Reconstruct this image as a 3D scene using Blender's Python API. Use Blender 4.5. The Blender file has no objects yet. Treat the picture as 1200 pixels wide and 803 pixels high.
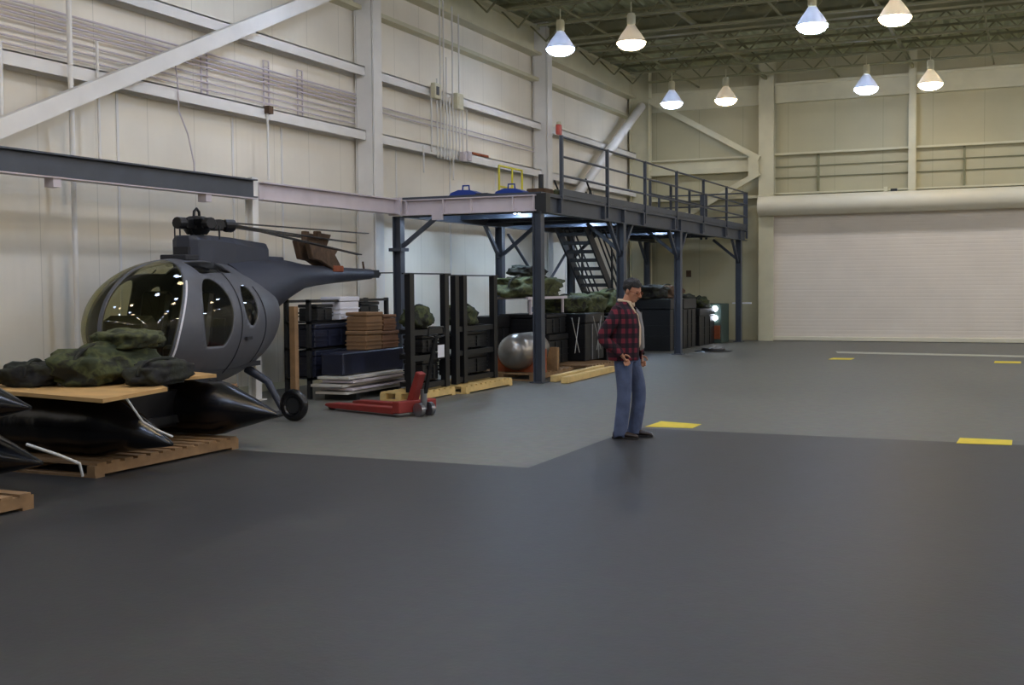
import bpy, math, random
from mathutils import Vector, Matrix, noise
random.seed(4)
SC = bpy.context.scene
COL = SC.collection
PI = math.pi

# ------------------------------------------------------------------ helpers
def lin(c):
    out = []
    for v in c:
        v = v / 255.0
        out.append(v / 12.92 if v <= 0.04045 else ((v + 0.055) / 1.055) ** 2.4)
    return out

class MB:
    def __init__(s):
        s.v = []; s.f = []; s.mi = []
    def add(s, vs, fs, mi=0):
        b = len(s.v)
        s.v += [tuple(p) for p in vs]
        s.f += [tuple(i + b for i in f) for f in fs]
        s.mi += [mi] * len(fs)
        return s
    def box(s, x0, y0, z0, x1, y1, z1, mi=0):
        vs = [(x0, y0, z0), (x1, y0, z0), (x1, y1, z0), (x0, y1, z0), (x0, y0, z1), (x1, y0, z1), (x1, y1, z1), (x0, y1, z1)]
        return s.add(vs, [(3, 2, 1, 0), (4, 5, 6, 7), (0, 1, 5, 4), (1, 2, 6, 5), (2, 3, 7, 6), (3, 0, 4, 7)], mi)
    def cbox(s, c, d, rz=0, mi=0, m=None):
        hx, hy, hz = d[0] / 2, d[1] / 2, d[2] / 2
        R = m or Matrix.Rotation(rz, 3, 'Z')
        vs = [Vector(c) + R @ Vector(p) for p in [(-hx, -hy, -hz), (hx, -hy, -hz), (hx, hy, -hz), (-hx, hy, -hz), (-hx, -hy, hz), (hx, -hy, hz), (hx, hy, hz), (-hx, hy, hz)]]
        return s.add(vs, [(3, 2, 1, 0), (4, 5, 6, 7), (0, 1, 5, 4), (1, 2, 6, 5), (2, 3, 7, 6), (3, 0, 4, 7)], mi)
    def bar(s, p, q, w, h, up=(0, 0, 1), mi=0):
        p = Vector(p); q = Vector(q); d = (q - p).normalized(); u = Vector(up)
        if abs(d.dot(u)) > .98: u = Vector((0, 1, 0))
        a = d.cross(u).normalized(); b = a.cross(d).normalized()
        vs = []
        for c in (p, q):
            for i, j in ((-1, -1), (1, -1), (1, 1), (-1, 1)):
                vs.append(c + a * (i * w / 2) + b * (j * h / 2))
        return s.add(vs, [(3, 2, 1, 0), (4, 5, 6, 7), (0, 1, 5, 4), (1, 2, 6, 5), (2, 3, 7, 6), (3, 0, 4, 7)], mi)
    def ibeam(s, p, q, w, h, t=.015, up=(0, 0, 1), mi=0):
        p = Vector(p); q = Vector(q); d = (q - p).normalized(); u = Vector(up)
        if abs(d.dot(u)) > .98: u = Vector((0, 1, 0))
        a = d.cross(u).normalized(); b = a.cross(d).normalized()
        o = b * (h / 2 - t / 2)
        s.bar(p + o, q + o, w, t, up, mi); s.bar(p - o, q - o, w, t, up, mi); s.bar(p, q, t, h - 2 * t, up, mi)
        return s
    def tube(s, pts, r, n=8, closed=False, mi=0, cap=True):
        pts = [Vector(p) for p in pts]; m = len(pts)
        rs = r if isinstance(r, (list, tuple)) else [r] * m
        ta = []
        for i in range(m):
            if closed: t = pts[(i + 1) % m] - pts[i - 1]
            else: t = pts[min(i + 1, m - 1)] - pts[max(i - 1, 0)]
            ta.append(t.normalized() if t.length > 1e-9 else Vector((0, 0, 1)))
        u = Vector((0, 0, 1)) if abs(ta[0].z) < .9 else Vector((1, 0, 0))
        vs = []
        for i in range(m):
            a = ta[i].cross(u)
            if a.length < 1e-6: a = ta[i].cross(Vector((1, 0, 0)))
            a.normalize(); b = a.cross(ta[i]).normalized(); u = b
            for k in range(n):
                an = 2 * PI * k / n
                rr = rs[i]
                ra, rb = (rr if isinstance(rr, tuple) else (rr, rr))
                vs.append(pts[i] + a * (math.cos(an) * ra) + b * (math.sin(an) * rb))
        fs = []
        for i in range(m if closed else m - 1):
            j = (i + 1) % m
            for k in range(n):
                l = (k + 1) % n
                fs.append((i * n + k, i * n + l, j * n + l, j * n + k))
        if not closed and cap:
            fs.append(tuple(range(n - 1, -1, -1))); fs.append(tuple((m - 1) * n + k for k in range(n)))
        return s.add(vs, fs, mi)
    def cyl(s, p, q, r1, r2=None, n=16, mi=0):
        return s.tube([p, q], [r1, r1 if r2 is None else r2], n, mi=mi)
    def prism(s, poly, f0, f1, mi=0):
        n = len(poly)
        vs = [f0(*p) for p in poly] + [f1(*p) for p in poly]
        fs = [tuple(range(n - 1, -1, -1)), tuple(range(n, 2 * n))]
        fs += [(i, (i + 1) % n, n + (i + 1) % n, n + i) for i in range(n)]
        return s.add(vs, fs, mi)
    def lathe(s, prof, c=(0, 0, 0), n=24, mi=0):
        vs = []; fs = []
        for r, z in prof:
            for k in range(n):
                a = 2 * PI * k / n
                vs.append((c[0] + r * math.cos(a), c[1] + r * math.sin(a), c[2] + z))
        for i in range(len(prof) - 1):
            for k in range(n):
                l = (k + 1) % n
                fs.append((i * n + k, i * n + l, (i + 1) * n + l, (i + 1) * n + k))
        return s.add(vs, fs, mi)
    def rings(s, rings, n, cap=True, mi=0):
        vs = [p for r in rings for p in r]; fs = []
        for i in range(len(rings) - 1):
            for k in range(n):
                l = (k + 1) % n
                fs.append((i * n + k, i * n + l, (i + 1) * n + l, (i + 1) * n + k))
        if cap:
            fs.append(tuple(range(n - 1, -1, -1))); fs.append(tuple((len(rings) - 1) * n + k for k in range(n)))
        return s.add(vs, fs, mi)
    def build(s, name, mats, parent=None, smooth=False, bevel=0, origin=None, seg=1):
        me = bpy.data.meshes.new(name)
        o0 = Vector(origin) if origin is not None else Vector((0, 0, 0))
        me.from_pydata([tuple(Vector(p) - o0) for p in s.v], [], s.f)
        mats = mats if isinstance(mats, (list, tuple)) else [mats]
        for m in mats: me.materials.append(m)
        if len(mats) > 1:
            for p, i in zip(me.polygons, s.mi): p.material_index = i
        me.validate(); me.update()
        import bmesh
        bm = bmesh.new(); bm.from_mesh(me); bmesh.ops.recalc_face_normals(bm, faces=bm.faces); bm.to_mesh(me); bm.free()
        if smooth:
            for p in me.polygons: p.use_smooth = True
            try: me.set_sharp_from_angle(angle=math.radians(50))
            except Exception: pass
        o = bpy.data.objects.new(name, me); COL.objects.link(o)
        o.location = o0
        if parent is not None: o.parent = parent
        if bevel:
            b = o.modifiers.new('bevel', 'BEVEL'); b.width = bevel; b.segments = seg; b.limit_method = 'ANGLE'; b.angle_limit = .7
        return o

def tag(o, label, cat, group=None, kind=None):
    if label: o['label'] = label
    if cat: o['category'] = cat
    if group: o['group'] = group
    if kind: o['kind'] = kind
    return o
def thing(name, label, cat, loc=(0, 0, 0), rz=0, group=None):
    o = bpy.data.objects.new(name, None); o.empty_display_size = .1; COL.objects.link(o)
    o.location = loc; o.rotation_euler = (0, 0, rz)
    return tag(o, label, cat, group)
def struct(o):
    o['kind'] = 'structure'; return o
def copy_tree(o, parent=None):
    c = o.copy(); COL.objects.link(c)
    if parent is not None: c.parent = parent
    for ch in list(o.children): copy_tree(ch, c)
    return c

# ------------------------------------------------------------------ materials
def pmat(name, rgb, rough=.6, metal=0, var=.0, scale=3, bump=0, bscale=20, spec=.5, var_rgb=None, coat=0):
    m = bpy.data.materials.new(name); m.use_nodes = True
    nt = m.node_tree; N = nt.nodes; L = nt.links; b = N['Principled BSDF']
    c = lin(rgb); b.inputs['Base Color'].default_value = (*c, 1)
    b.inputs['Roughness'].default_value = rough; b.inputs['Metallic'].default_value = metal
    b.inputs['Specular IOR Level'].default_value = spec
    b.inputs['Coat Weight'].default_value = coat
    tc = N.new('ShaderNodeTexCoord')
    if var or var_rgb:
        n = N.new('ShaderNodeTexNoise'); n.inputs['Scale'].default_value = scale; n.inputs['Detail'].default_value = 5
        L.new(tc.outputs['Object'], n.inputs['Vector'])
        r = N.new('ShaderNodeValToRGB'); r.color_ramp.elements[0].position = .35; r.color_ramp.elements[1].position = .65
        c2 = lin(var_rgb) if var_rgb else [x * (1 + var) for x in c]
        c1 = c if var_rgb else [x * (1 - var) for x in c]
        r.color_ramp.elements[0].color = (*c1, 1); r.color_ramp.elements[1].color = (*c2, 1)
        L.new(n.outputs['Fac'], r.inputs['Fac']); L.new(r.outputs['Color'], b.inputs['Base Color'])
    if bump:
        n2 = N.new('ShaderNodeTexNoise'); n2.inputs['Scale'].default_value = bscale; n2.inputs['Detail'].default_value = 6
        L.new(tc.outputs['Object'], n2.inputs['Vector'])
        bp = N.new('ShaderNodeBump'); bp.inputs['Strength'].default_value = bump; bp.inputs['Distance'].default_value = .02
        L.new(n2.outputs['Fac'], bp.inputs['Height']); L.new(bp.outputs['Normal'], b.inputs['Normal'])
    return m
def emit(name, rgb, strength, base=(240, 240, 240)):
    m = pmat(name, base, .4); b = m.node_tree.nodes['Principled BSDF']
    b.inputs['Emission Color'].default_value = (*lin(rgb), 1); b.inputs['Emission Strength'].default_value = strength
    return m

def panel_mat(name, rgb, axis='Y', pitch=.9):
    """painted sheet wall: fine ribs as bump, joint lines between the sheets, faint blotches"""
    m = pmat(name, rgb, .55, var=.06, scale=.6); nt = m.node_tree; N = nt.nodes; L = nt.links; b = N['Principled BSDF']
    tc = N.new('ShaderNodeTexCoord'); sp = N.new('ShaderNodeSeparateXYZ'); L.new(tc.outputs['Object'], sp.inputs[0])
    def mth(op, a, v=None):
        n = N.new('ShaderNodeMath'); n.operation = op
        L.new(a, n.inputs[0])
        if v is not None: n.inputs[1].default_value = v
        return n.outputs[0]
    q = sp.outputs[axis]
    d = mth('DIVIDE', q, pitch); fr = mth('FRACT', d); lt = mth('LESS_THAN', fr, .014)
    mx = N.new('ShaderNodeMix'); mx.data_type = 'RGBA'; mx.blend_type = 'MULTIPLY'
    mx.inputs['B'].default_value = (.8, .8, .78, 1)
    src = b.inputs['Base Color'].links[0].from_socket
    L.new(lt, mx.inputs['Factor']); L.new(src, mx.inputs['A']); L.new(mx.outputs['Result'], b.inputs['Base Color'])
    s = mth('SINE', mth('MULTIPLY', q, 2 * PI / .15))
    bp = N.new('ShaderNodeBump'); bp.inputs['Strength'].default_value = .05; bp.inputs['Distance'].default_value = .01
    L.new(s, bp.inputs['Height']); L.new(bp.outputs['Normal'], b.inputs['Normal'])
    return m

def plaid_mat():
    m = bpy.data.materials.new('red_black_plaid'); m.use_nodes = True
    nt = m.node_tree; N = nt.nodes; L = nt.links; b = N['Principled BSDF']; b.inputs['Roughness'].default_value = .9
    tc = N.new('ShaderNodeTexCoord'); sp = N.new('ShaderNodeSeparateXYZ'); L.new(tc.outputs['Object'], sp.inputs[0])
    def mth(op, a, c=None, v=None):
        n = N.new('ShaderNodeMath'); n.operation = op; L.new(a, n.inputs[0])
        if c is not None: L.new(c, n.inputs[1])
        if v is not None: n.inputs[1].default_value = v
        return n.outputs[0]
    def stripe(q, w=.105): return mth('GREATER_THAN', mth('FRACT', mth('DIVIDE', q, v=w)), v=.5)
    xy = mth('ADD', sp.outputs['X'], sp.outputs['Y'])
    a = stripe(xy); z = stripe(sp.outputs['Z'])
    sm = mth('MULTIPLY', mth('ADD', a, z), v=.5)
    r = N.new('ShaderNodeValToRGB'); r.color_ramp.interpolation = 'CONSTANT'
    e = r.color_ramp.elements; e[0].position = 0; e[0].color = (*lin((112, 34, 50)), 1)
    e[1].position = .4; e[1].color = (*lin((48, 20, 34)), 1)
    k = e.new(.8); k.color = (*lin((20, 14, 24)), 1)
    L.new(sm, r.inputs['Fac']); L.new(r.outputs['Color'], b.inputs['Base Color'])
    return m

def camo_mat(name, a, b_, c):
    m = pmat(name, a, .9, bump=.5, bscale=14); nt = m.node_tree; N = nt.nodes; L = nt.links; b = N['Principled BSDF']
    tc = N.new('ShaderNodeTexCoord'); n = N.new('ShaderNodeTexNoise'); n.inputs['Scale'].default_value = 5; n.inputs['Detail'].default_value = 3
    L.new(tc.outputs['Object'], n.inputs['Vector'])
    r = N.new('ShaderNodeValToRGB'); e = r.color_ramp.elements
    e[0].position = .42; e[0].color = (*lin(a), 1); e[1].position = .5; e[1].color = (*lin(b_), 1)
    k = e.new(.6); k.color = (*lin(c), 1)
    L.new(n.outputs['Fac'], r.inputs['Fac']); L.new(r.outputs['Color'], b.inputs['Base Color'])
    return m

def glass_mat(name, tint, gl=.12):
    m = bpy.data.materials.new(name); m.use_nodes = True
    nt = m.node_tree; N = nt.nodes; L = nt.links
    for n in list(N): N.remove(n)
    o = N.new('ShaderNodeOutputMaterial'); t = N.new('ShaderNodeBsdfTransparent'); t.inputs[0].default_value = (*lin(tint), 1)
    g = N.new('ShaderNodeBsdfGlossy'); g.inputs['Roughness'].default_value = .03
    lw = N.new('ShaderNodeLayerWeight'); lw.inputs['Blend'].default_value = .5
    pw = N.new('ShaderNodeMath'); pw.operation = 'POWER'; pw.inputs[1].default_value = 4; L.new(lw.outputs['Facing'], pw.inputs[0])
    fr = N.new('ShaderNodeMath'); fr.operation = 'MULTIPLY_ADD'; fr.inputs[1].default_value = .5; fr.inputs[2].default_value = .045; L.new(pw.outputs[0], fr.inputs[0])
    mx = N.new('ShaderNodeMixShader'); L.new(fr.outputs[0], mx.inputs[0]); L.new(t.outputs[0], mx.inputs[1]); L.new(g.outputs[0], mx.inputs[2])
    L.new(mx.outputs[0], o.inputs[0]); return m

MAT = dict(
    wallL=panel_mat('cream_wall_sheet', (238, 231, 214), 'Y', 1.0),
    wallF=panel_mat('far_wall_sheet', (188, 182, 148), 'X', 1.33),
    wallO=pmat('other_wall', (200, 192, 165), .6, var=.05, scale=.5),
    white=pmat('white_painted_steel', (234, 231, 224), .45, var=.04, scale=2),
    cream=pmat('cream_painted_steel', (210, 205, 174), .5, var=.05, scale=2),
    ceil=pmat('roof_deck_paint', (168, 172, 138), .75, var=.12, scale=1.5),
    truss=pmat('joist_paint', (130, 128, 96), .6, var=.1, scale=3),
    slate=pmat('slate_painted_steel', (66, 72, 82), .42, var=.1, scale=3),
    pale=pmat('pale_primer_steel', (205, 195, 198), .5, var=.05, scale=3),
    green=pmat('grey_green_steel', (78, 88, 90), .4, var=.1, scale=3),
    dark=pmat('dark_steel', (34, 36, 38), .4, var=.15, scale=5),
    black=pmat('black_steel', (16, 17, 20), .4, var=.1, scale=5),
    door=pmat('door_curtain', (232, 222, 206), .5, var=.03, scale=1),
    tube=pmat('coil_cover', (226, 220, 196), .4, var=.03, scale=1),
    heli=pmat('blue_grey_paint', (50, 54, 66), .5, var=.08, scale=3),
    heligrey=pmat('grey_door_paint', (86, 88, 94), .42, var=.08, scale=3),
    helidark=pmat('dark_interior', (36, 37, 42), .7, var=.1),
    brown=pmat('brown_canvas', (92, 72, 54), .9, var=.3, scale=6, bump=.4, bscale=20),
    orange=pmat('rust_orange', (150, 78, 44), .8, var=.2, scale=6),
    rubber=pmat('black_rubber_fabric', (12, 13, 17), .26, var=.3, scale=3, bump=.4, bscale=5, spec=.6),
    ply=pmat('plywood', (190, 152, 96), .6, var=.12, scale=4),
    wood=pmat('pallet_wood', (140, 110, 76), .8, var=.2, scale=6),
    woody=pmat('yellow_timber', (215, 185, 120), .7, var=.1, scale=6),
    camo=camo_mat('camouflage_cloth', (48, 56, 34), (74, 80, 46), (34, 36, 26)),
    olive=camo_mat('olive_cloth', (66, 72, 42), (84, 88, 54), (48, 52, 34)),
    olivedk=camo_mat('dark_olive_cloth', (34, 38, 30), (46, 48, 36), (26, 26, 26)),
    strap=pmat('pale_strap', (190, 190, 185), .7),
    rope=pmat('white_rope', (205, 205, 200), .8),
    red=pmat('red_paint', (140, 50, 44), .5, var=.12, scale=6),
    steel=pmat('bright_steel', (150, 152, 158), .28, metal=.9, var=.1),
    silver=pmat('silver_tank', (150, 146, 140), .3, metal=.7, var=.1, scale=4),
    card=pmat('cardboard', (140, 108, 76), .85, var=.08),
    paper=pmat('white_paper', (232, 232, 238), .7),
    navy=pmat('navy_plastic', (30, 34, 52), .5, var=.15),
    blue=pmat('blue_plastic', (24, 62, 150), .45),
    yellow=pmat('yellow_paint', (226, 214, 60), .5, var=.05),
    tape=pmat('floor_yellow', (232, 208, 32), .5, var=.06, scale=9),
    whitemark=pmat('floor_white', (176, 176, 160), .5, var=.1, scale=5),
    skin=pmat('skin', (186, 134, 106), .55, var=.05, scale=8),
    hair=pmat('black_hair', (20, 18, 20), .6, bump=.5, bscale=80),
    plaid=plaid_mat(), cream_shirt=pmat('cream_shirt', (206, 186, 158), .85, var=.05),
    lining=pmat('grey_lining', (150, 150, 152), .85, var=.05),
    jeans=pmat('blue_denim', (80, 92, 122), .85, var=.18, scale=7, bump=.3, bscale=30),
    shoe=pmat('dark_leather', (44, 34, 32), .45), sole=pmat('sole', (24, 22, 22), .7),
    greenbox=pmat('green_case', (60, 78, 70), .6, var=.1), sheetw=pmat('pale_board', (200, 196, 186), .6, var=.06, scale=3),
    glass=glass_mat('smoked_canopy', (214, 212, 172)),
    glass2=glass_mat('door_glass', (226, 226, 218)),
    lampshade=None,
)
# concrete floor coating
def floor_mat(name, a, b_, rough):
    m = pmat(name, a, rough, bump=.06, bscale=30, spec=.35); nt = m.node_tree; N = nt.nodes; L = nt.links; b = N['Principled BSDF']
    tc = N.new('ShaderNodeTexCoord')
    n1 = N.new('ShaderNodeTexNoise'); n1.inputs['Scale'].default_value = .45; n1.inputs['Detail'].default_value = 7; n1.inputs['Roughness'].default_value = .65
    mp = N.new('ShaderNodeMapping'); mp.inputs['Scale'].default_value = (1, .35, 1); L.new(tc.outputs['Object'], mp.inputs[0]); L.new(mp.outputs[0], n1.inputs['Vector'])
    n2 = N.new('ShaderNodeTexNoise'); n2.inputs['Scale'].default_value = 9; n2.inputs['Detail'].default_value = 5
    L.new(tc.outputs['Object'], n2.inputs['Vector'])
    r1 = N.new('ShaderNodeValToRGB'); e = r1.color_ramp.elements; e[0].position = .36; e[1].position = .66; e[0].color = (*lin(a), 1); e[1].color = (*lin(b_), 1)
    L.new(n1.outputs['Fac'], r1.inputs['Fac'])
    mx = N.new('ShaderNodeMix'); mx.data_type = 'RGBA'; mx.blend_type = 'OVERLAY'; mx.inputs['Factor'].default_value = .35
    L.new(r1.outputs['Color'], mx.inputs['A']); L.new(n2.outputs['Color'], mx.inputs['B'])
    hs = N.new('ShaderNodeHueSaturation'); hs.inputs['Saturation'].default_value = .6; L.new(mx.outputs['Result'], hs.inputs['Color'])
    L.new(hs.outputs['Color'], b.inputs['Base Color'])
    rr = N.new('ShaderNodeMapRange'); rr.inputs['To Min'].default_value = rough - .1; rr.inputs['To Max'].default_value = rough + .12
    L.new(n1.outputs['Fac'], rr.inputs['Value']); L.new(rr.outputs[0], b.inputs['Roughness'])
    return m
MAT['cartonb'] = pmat('dark_cardboard', (122, 88, 64), .85, var=.15)
MAT['floorA'] = floor_mat('pale_floor_coat', (98, 98, 88), (114, 113, 98), .5)
MAT['floorB'] = floor_mat('dark_floor_coat', (40, 42, 47), (63, 63, 59), .46)

# ------------------------------------------------------------------ setting
XL, XR, YN, YF, ZC = -11.45, 22.0, -9.0, 34.6, 8.15
f = MB()
xs = [XL - .1, -4.25, XR]; ys = [YN, 9.8, 13.0, YF + .1]
for i in range(2):
    for j in range(3):
        dark = (j == 0) or (j == 1 and i == 1)
        f.add([(xs[i], ys[j], 0), (xs[i + 1], ys[j], 0), (xs[i + 1], ys[j + 1], 0), (xs[i], ys[j + 1], 0)], [(0, 1, 2, 3)], 1 if dark else 0)
struct(f.build('floor', [MAT['floorA'], MAT['floorB']]))
# ceiling: ribbed roof deck
m = MB()
pts = []
x = XL
k = 0
while x < XR:
    pts.append((x, ZC + (0 if k % 2 == 0 else .06))); pts.append((x + .1, ZC + (0 if k % 2 == 0 else .06))); x += .15; k += 1
vs = []; fs = []
for px_, pz in pts: vs += [(px_, YN, pz), (px_, YF, pz)]
for i in range(len(pts) - 1): fs.append((2 * i, 2 * i + 1, 2 * i + 3, 2 * i + 2))
m.add(vs, fs); struct(m.build('ceiling', MAT['ceil']))
# walls
struct(MB().box(XL - .12, YN, 0, XL, YF, ZC + .1).build('wall_left', MAT['wallL']))
DX0, DX1, DZ = -7.35, 0.9, 3.95
m = MB(); m.box(XL, YF, 0, DX0, YF + .12, ZC + .1); m.box(DX1, YF, 0, XR, YF + .12, ZC + .1); m.box(DX0, YF, DZ, DX1, YF + .12, ZC + .1)
struct(m.build('wall_far', MAT['wallF']))
struct(MB().box(XR, YN, 0, XR + .1, YF, ZC + .1).build('wall_right', MAT['wallO']))
struct(MB().box(XL, YN - .1, 0, XR, YN, ZC + .1).build('wall_near', MAT['wallO']))
# base trim strip on the left wall
struct(MB().box(XL, YN, 0, XL + .03, YF, .12).build('baseboard_left', MAT['cream']))

tn = [0]
def trim(m, mat, **k):
    tn[0] += 1
    return struct(m.build('trim_%d' % tn[0], mat, **k))
# left wall girts: channel rails between columns
colY = [1.2, 9.45, 18.62, 26.92]
spans = [(-6.2, 1.02), (1.38, 9.28), (9.62, 18.45), (18.8, 26.75), (27.1, 34.25)]
for (a, b) in spans:
    for z0, z1 in ((4.36, 4.54), (5.52, 5.69)):
        g = MB(); g.box(XL, a, z1 - .02, XL + .27, b, z1); g.box(XL + .25, a, z0, XL + .27, b, z1); g.box(XL, a, z0, XL + .02, b, z1); trim(g, MAT['white'])
    for z0, z1 in ((6.72, 6.8),):
        g = MB(); g.box(XL, a, z0, XL + .22, b, z1); trim(g, MAT['cream'])
    g = MB(); g.box(XL, a, 7.34, XL + .3, b, 7.40); g.box(XL, a, 7.40, XL + .1, b, 7.96); g.box(XL, a, 7.96, XL + .26, b, 8.04); trim(g, MAT['cream'])
for y in colY:
    g = MB(); g.ibeam((XL + .24, y, 0), (XL + .24, y, ZC), .3, .40, .025, up=(1, 0, 0)); g.bar((XL + .24, y - .13, 0), (XL + .24, y - .13, ZC), .05, .32, up=(1, 0, 0)); trim(g, MAT['white'])
g = MB(); g.ibeam((XL + .4, 34.3, 0), (XL + .4, 34.3, ZC), .3, .62, .025, up=(1, 0, 0)); trim(g, MAT['cream'])
# diagonal wall braces on the left wall
g = MB(); g.bar((XL + .46, 8.6, 2.94), (XL + .46, 18.2, 7.19), .12, .215); trim(g, MAT['white'])
g = MB(); g.tube([(XL + .45, 27.1, 3.15), (XL + .45, 34.25, 7.1)], .13, 12); trim(g, MAT['white'], smooth=True)
# small wall seams under deck: vertical liner laps
for y in (12.4, 14.9, 16.2, 20.0, 22.3, 24.6, 29.0, 31.2):
    g = MB(); g.box(XL, y - .02, .12, XL + .018, y + .02, 4.34); trim(g, MAT['white'])

# far wall frame
YW = YF
for x, w in ((-7.22, .44), (-3.17, .19), (0.86, .3), (4.9, .19)):
    z0 = 0 if x in (-7.22, 0.86) or x > 3 else 4.2
    g = MB(); g.ibeam((x, YW - .16, z0), (x, YW - .16, ZC), w, .3, .02, up=(0, 1, 0)); trim(g, MAT['cream'])
for a, b in ((-7.0, -3.27), (-3.07, .7), (1.0, 4.8)):
    for z, h in ((5.45, .06), (5.09, .025), (4.77, .025), (4.30, .05)):
        g = MB(); g.box(a, YW - .18 if h > .04 else YW - .05, z - h / 2, b, YW, z + h / 2); trim(g, MAT['truss'] if h < .04 else MAT['cream'])
    g = MB(); g.box(a, YW - .26, 7.42, b, YW, 7.50); g.box(a, YW - .2, 6.93, b, YW, 7.42); trim(g, MAT['cream'])
    x = a + (b - a) * .33
    g = MB(); g.box(x - .03, YW - .06, 4.32, x + .03, YW, 5.42); trim(g, MAT['truss'])
g = MB(); g.box(-10.9, YW - .12, 7.42, -7.44, YW, 7.5); g.box(-10.9, YW - .06, 6.93, -7.44, YW, 7.42); trim(g, MAT['cream'])
g = MB(); g.box(-10.9, YW - .3, 4.98, -7.44, YW, 5.12); g.box(-10.9, YW - .12, 5.12, -7.44, YW, 5.40); g.box(-10.9, YW - .25, 5.40, -7.44, YW, 5.45); trim(g, MAT['cream'])
g = MB(); g.box(-10.9, YW - .2, 4.2, -7.44, YW, 4.28); trim(g, MAT['cream'])
g = MB(); g.bar((-10.75, YW - .4, 7.25), (-7.4, YW - .4, 5.33), .08, .16); trim(g, MAT['cream'])
g = MB(); g.bar((-7.4, YW - .4, 4.92), (-10.8, YW - .4, 3.1), .08, .16); trim(g, MAT['cream'])
# gusset plate on the column where the braces meet
g = MB(); g.box(-7.72, YW - .42, 4.85, -7.42, YW - .39, 5.4); trim(g, MAT['cream'])

# roof joists across the hall and beams at the column lines
def rz(x): return .012 * (x - XL)
yj = []
y = 8.0
while y < 34.4: yj.append(round(y, 2)); y += 1.66
for y in yj:
    g = MB()
    n = 32; x0, x1 = XL + .1, XR - .1; dx = (x1 - x0) / n
    g.bar((x0 + 1.0, y, 7.56), (x1, y, 7.56), .1, .05)
    g.bar((x0, y, 8.08), (x1, y, 8.08), .1, .06)
    for i in range(n):
        a = x0 + i * dx
        g.bar((a, y, 8.08), (a + dx / 2, y, 7.56), .035, .035)
        g.bar((a + dx / 2, y, 7.56), (a + dx, y, 8.08), .035, .035)
    trim(g, MAT['truss'])
for y in (18.62, 26.92):
    g = MB(); g.ibeam((XL + .1, y, 7.8), (XR, y, 7.8), .22, .5, .025); trim(g, MAT['truss'])
for x in (-7.22, -3.17, .86, 4.9):
    g = MB(); g.bar((x, 8, 7.66), (x, YF, 7.66), .07, .1); trim(g, MAT['truss'])
for x in (-9.3, -5.2, -1.1, 3.0):
    g = MB(); g.bar((x, 8, 7.6), (x, YF, 7.6), .04, .04); trim(g, MAT['truss'])

# ------------------------------------------------------------------ rolling door
d = bpy.data.objects.new('door_1', None); COL.objects.link(d); struct(d)
# curtain with slats
m = MB(); vs = []; fs = []
z = .12; prof = []
while z < 4.0:
    prof += [(z, 0), (z + .02, -.0025), (z + .085, -.0025), (z + .10, 0)]; z += .105
for zz, yy in prof: vs += [(DX0, YF - .12 + yy, zz), (DX1, YF - .12 + yy, zz)]
for i in range(len(prof) - 1): fs.append((2 * i, 2 * i + 1, 2 * i + 3, 2 * i + 2))
m.add(vs, fs)
m.box(DX0, YF - .11, .1, DX1, YF - .09, 4.0)
m.build('door_curtain', MAT['door'], d)
MB().box(DX0, YF - .17, 0.01, DX1, YF - .06, .13).build('bottom_bar', MAT['tube'], d, bevel=.01)
m = MB(); m.tube([(DX0 - .05, YF - .42, 3.94), (DX1 + .05, YF - .42, 3.94)], .29, 28); m.build('coil_cover', MAT['tube'], d, smooth=True)
for x in (DX0 - .02, DX1 - .06):
    MB().box(x - .02, YF - .2, 0, x + .1, YF - .05, 4.0).build('guide_rail', MAT['cream'], d)
MB().box(-3.9, YF - .45, 4.23, -3.8, YF - .35, 4.36).build('bracket', MAT['cream'], d)
MB().box(-3.72, YF - .45, 4.22, -3.55, YF - .33, 4.30).build('motor_bracket', MAT['dark'], d)

# ------------------------------------------------------------------ floor markings
def mark(name, pts, label, cat, mat, group=None):
    m = MB(); n = len(pts)
    m.add([(x, y, .004) for x, y in pts] + [(x, y, 0.0005) for x, y in pts], [tuple(range(n))] + [(i, (i + 1) % n, n + (i + 1) % n, n + i) for i in range(n)])
    return tag(m.build(name, mat), label, cat, group)
G = 'yellow floor marks'
mark('floor_marking', [(-4.19, 13.15), (-3.63, 13.2), (-3.63, 13.6), (-4.17, 13.73)], 'yellow rectangle painted on the floor beside the man\'s shoes', 'floor marking', MAT['tape'], G)
mark('floor_marking', [(-.73, 12.9), (-.2, 12.95), (-.2, 13.35), (-.72, 13.35)], 'yellow rectangle painted on the open floor well away from the man, on the dark coating\'s edge', 'floor marking', MAT['tape'], G)
mark('floor_marking', [(-4.14, 26.2), (-3.65, 26.2), (-3.65, 26.75), (-4.12, 26.75)], 'distant yellow floor mark in front of the rolling door, nearer the mezzanine', 'floor marking', MAT['tape'], G)
mark('floor_marking', [(-.76, 26.0), (-.25, 26.0), (-.25, 26.6), (-.76, 26.6)], 'distant yellow floor mark in front of the rolling door, farther from the mezzanine', 'floor marking', MAT['tape'], G)
mark('floor_stripe', [(-4.3, 28.6), (-.2, 28.1), (-.2, 28.75), (-4.45, 29.3)], 'long greyish white stripe on the floor in front of the rolling door', 'floor marking', MAT['whitemark'])

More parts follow.
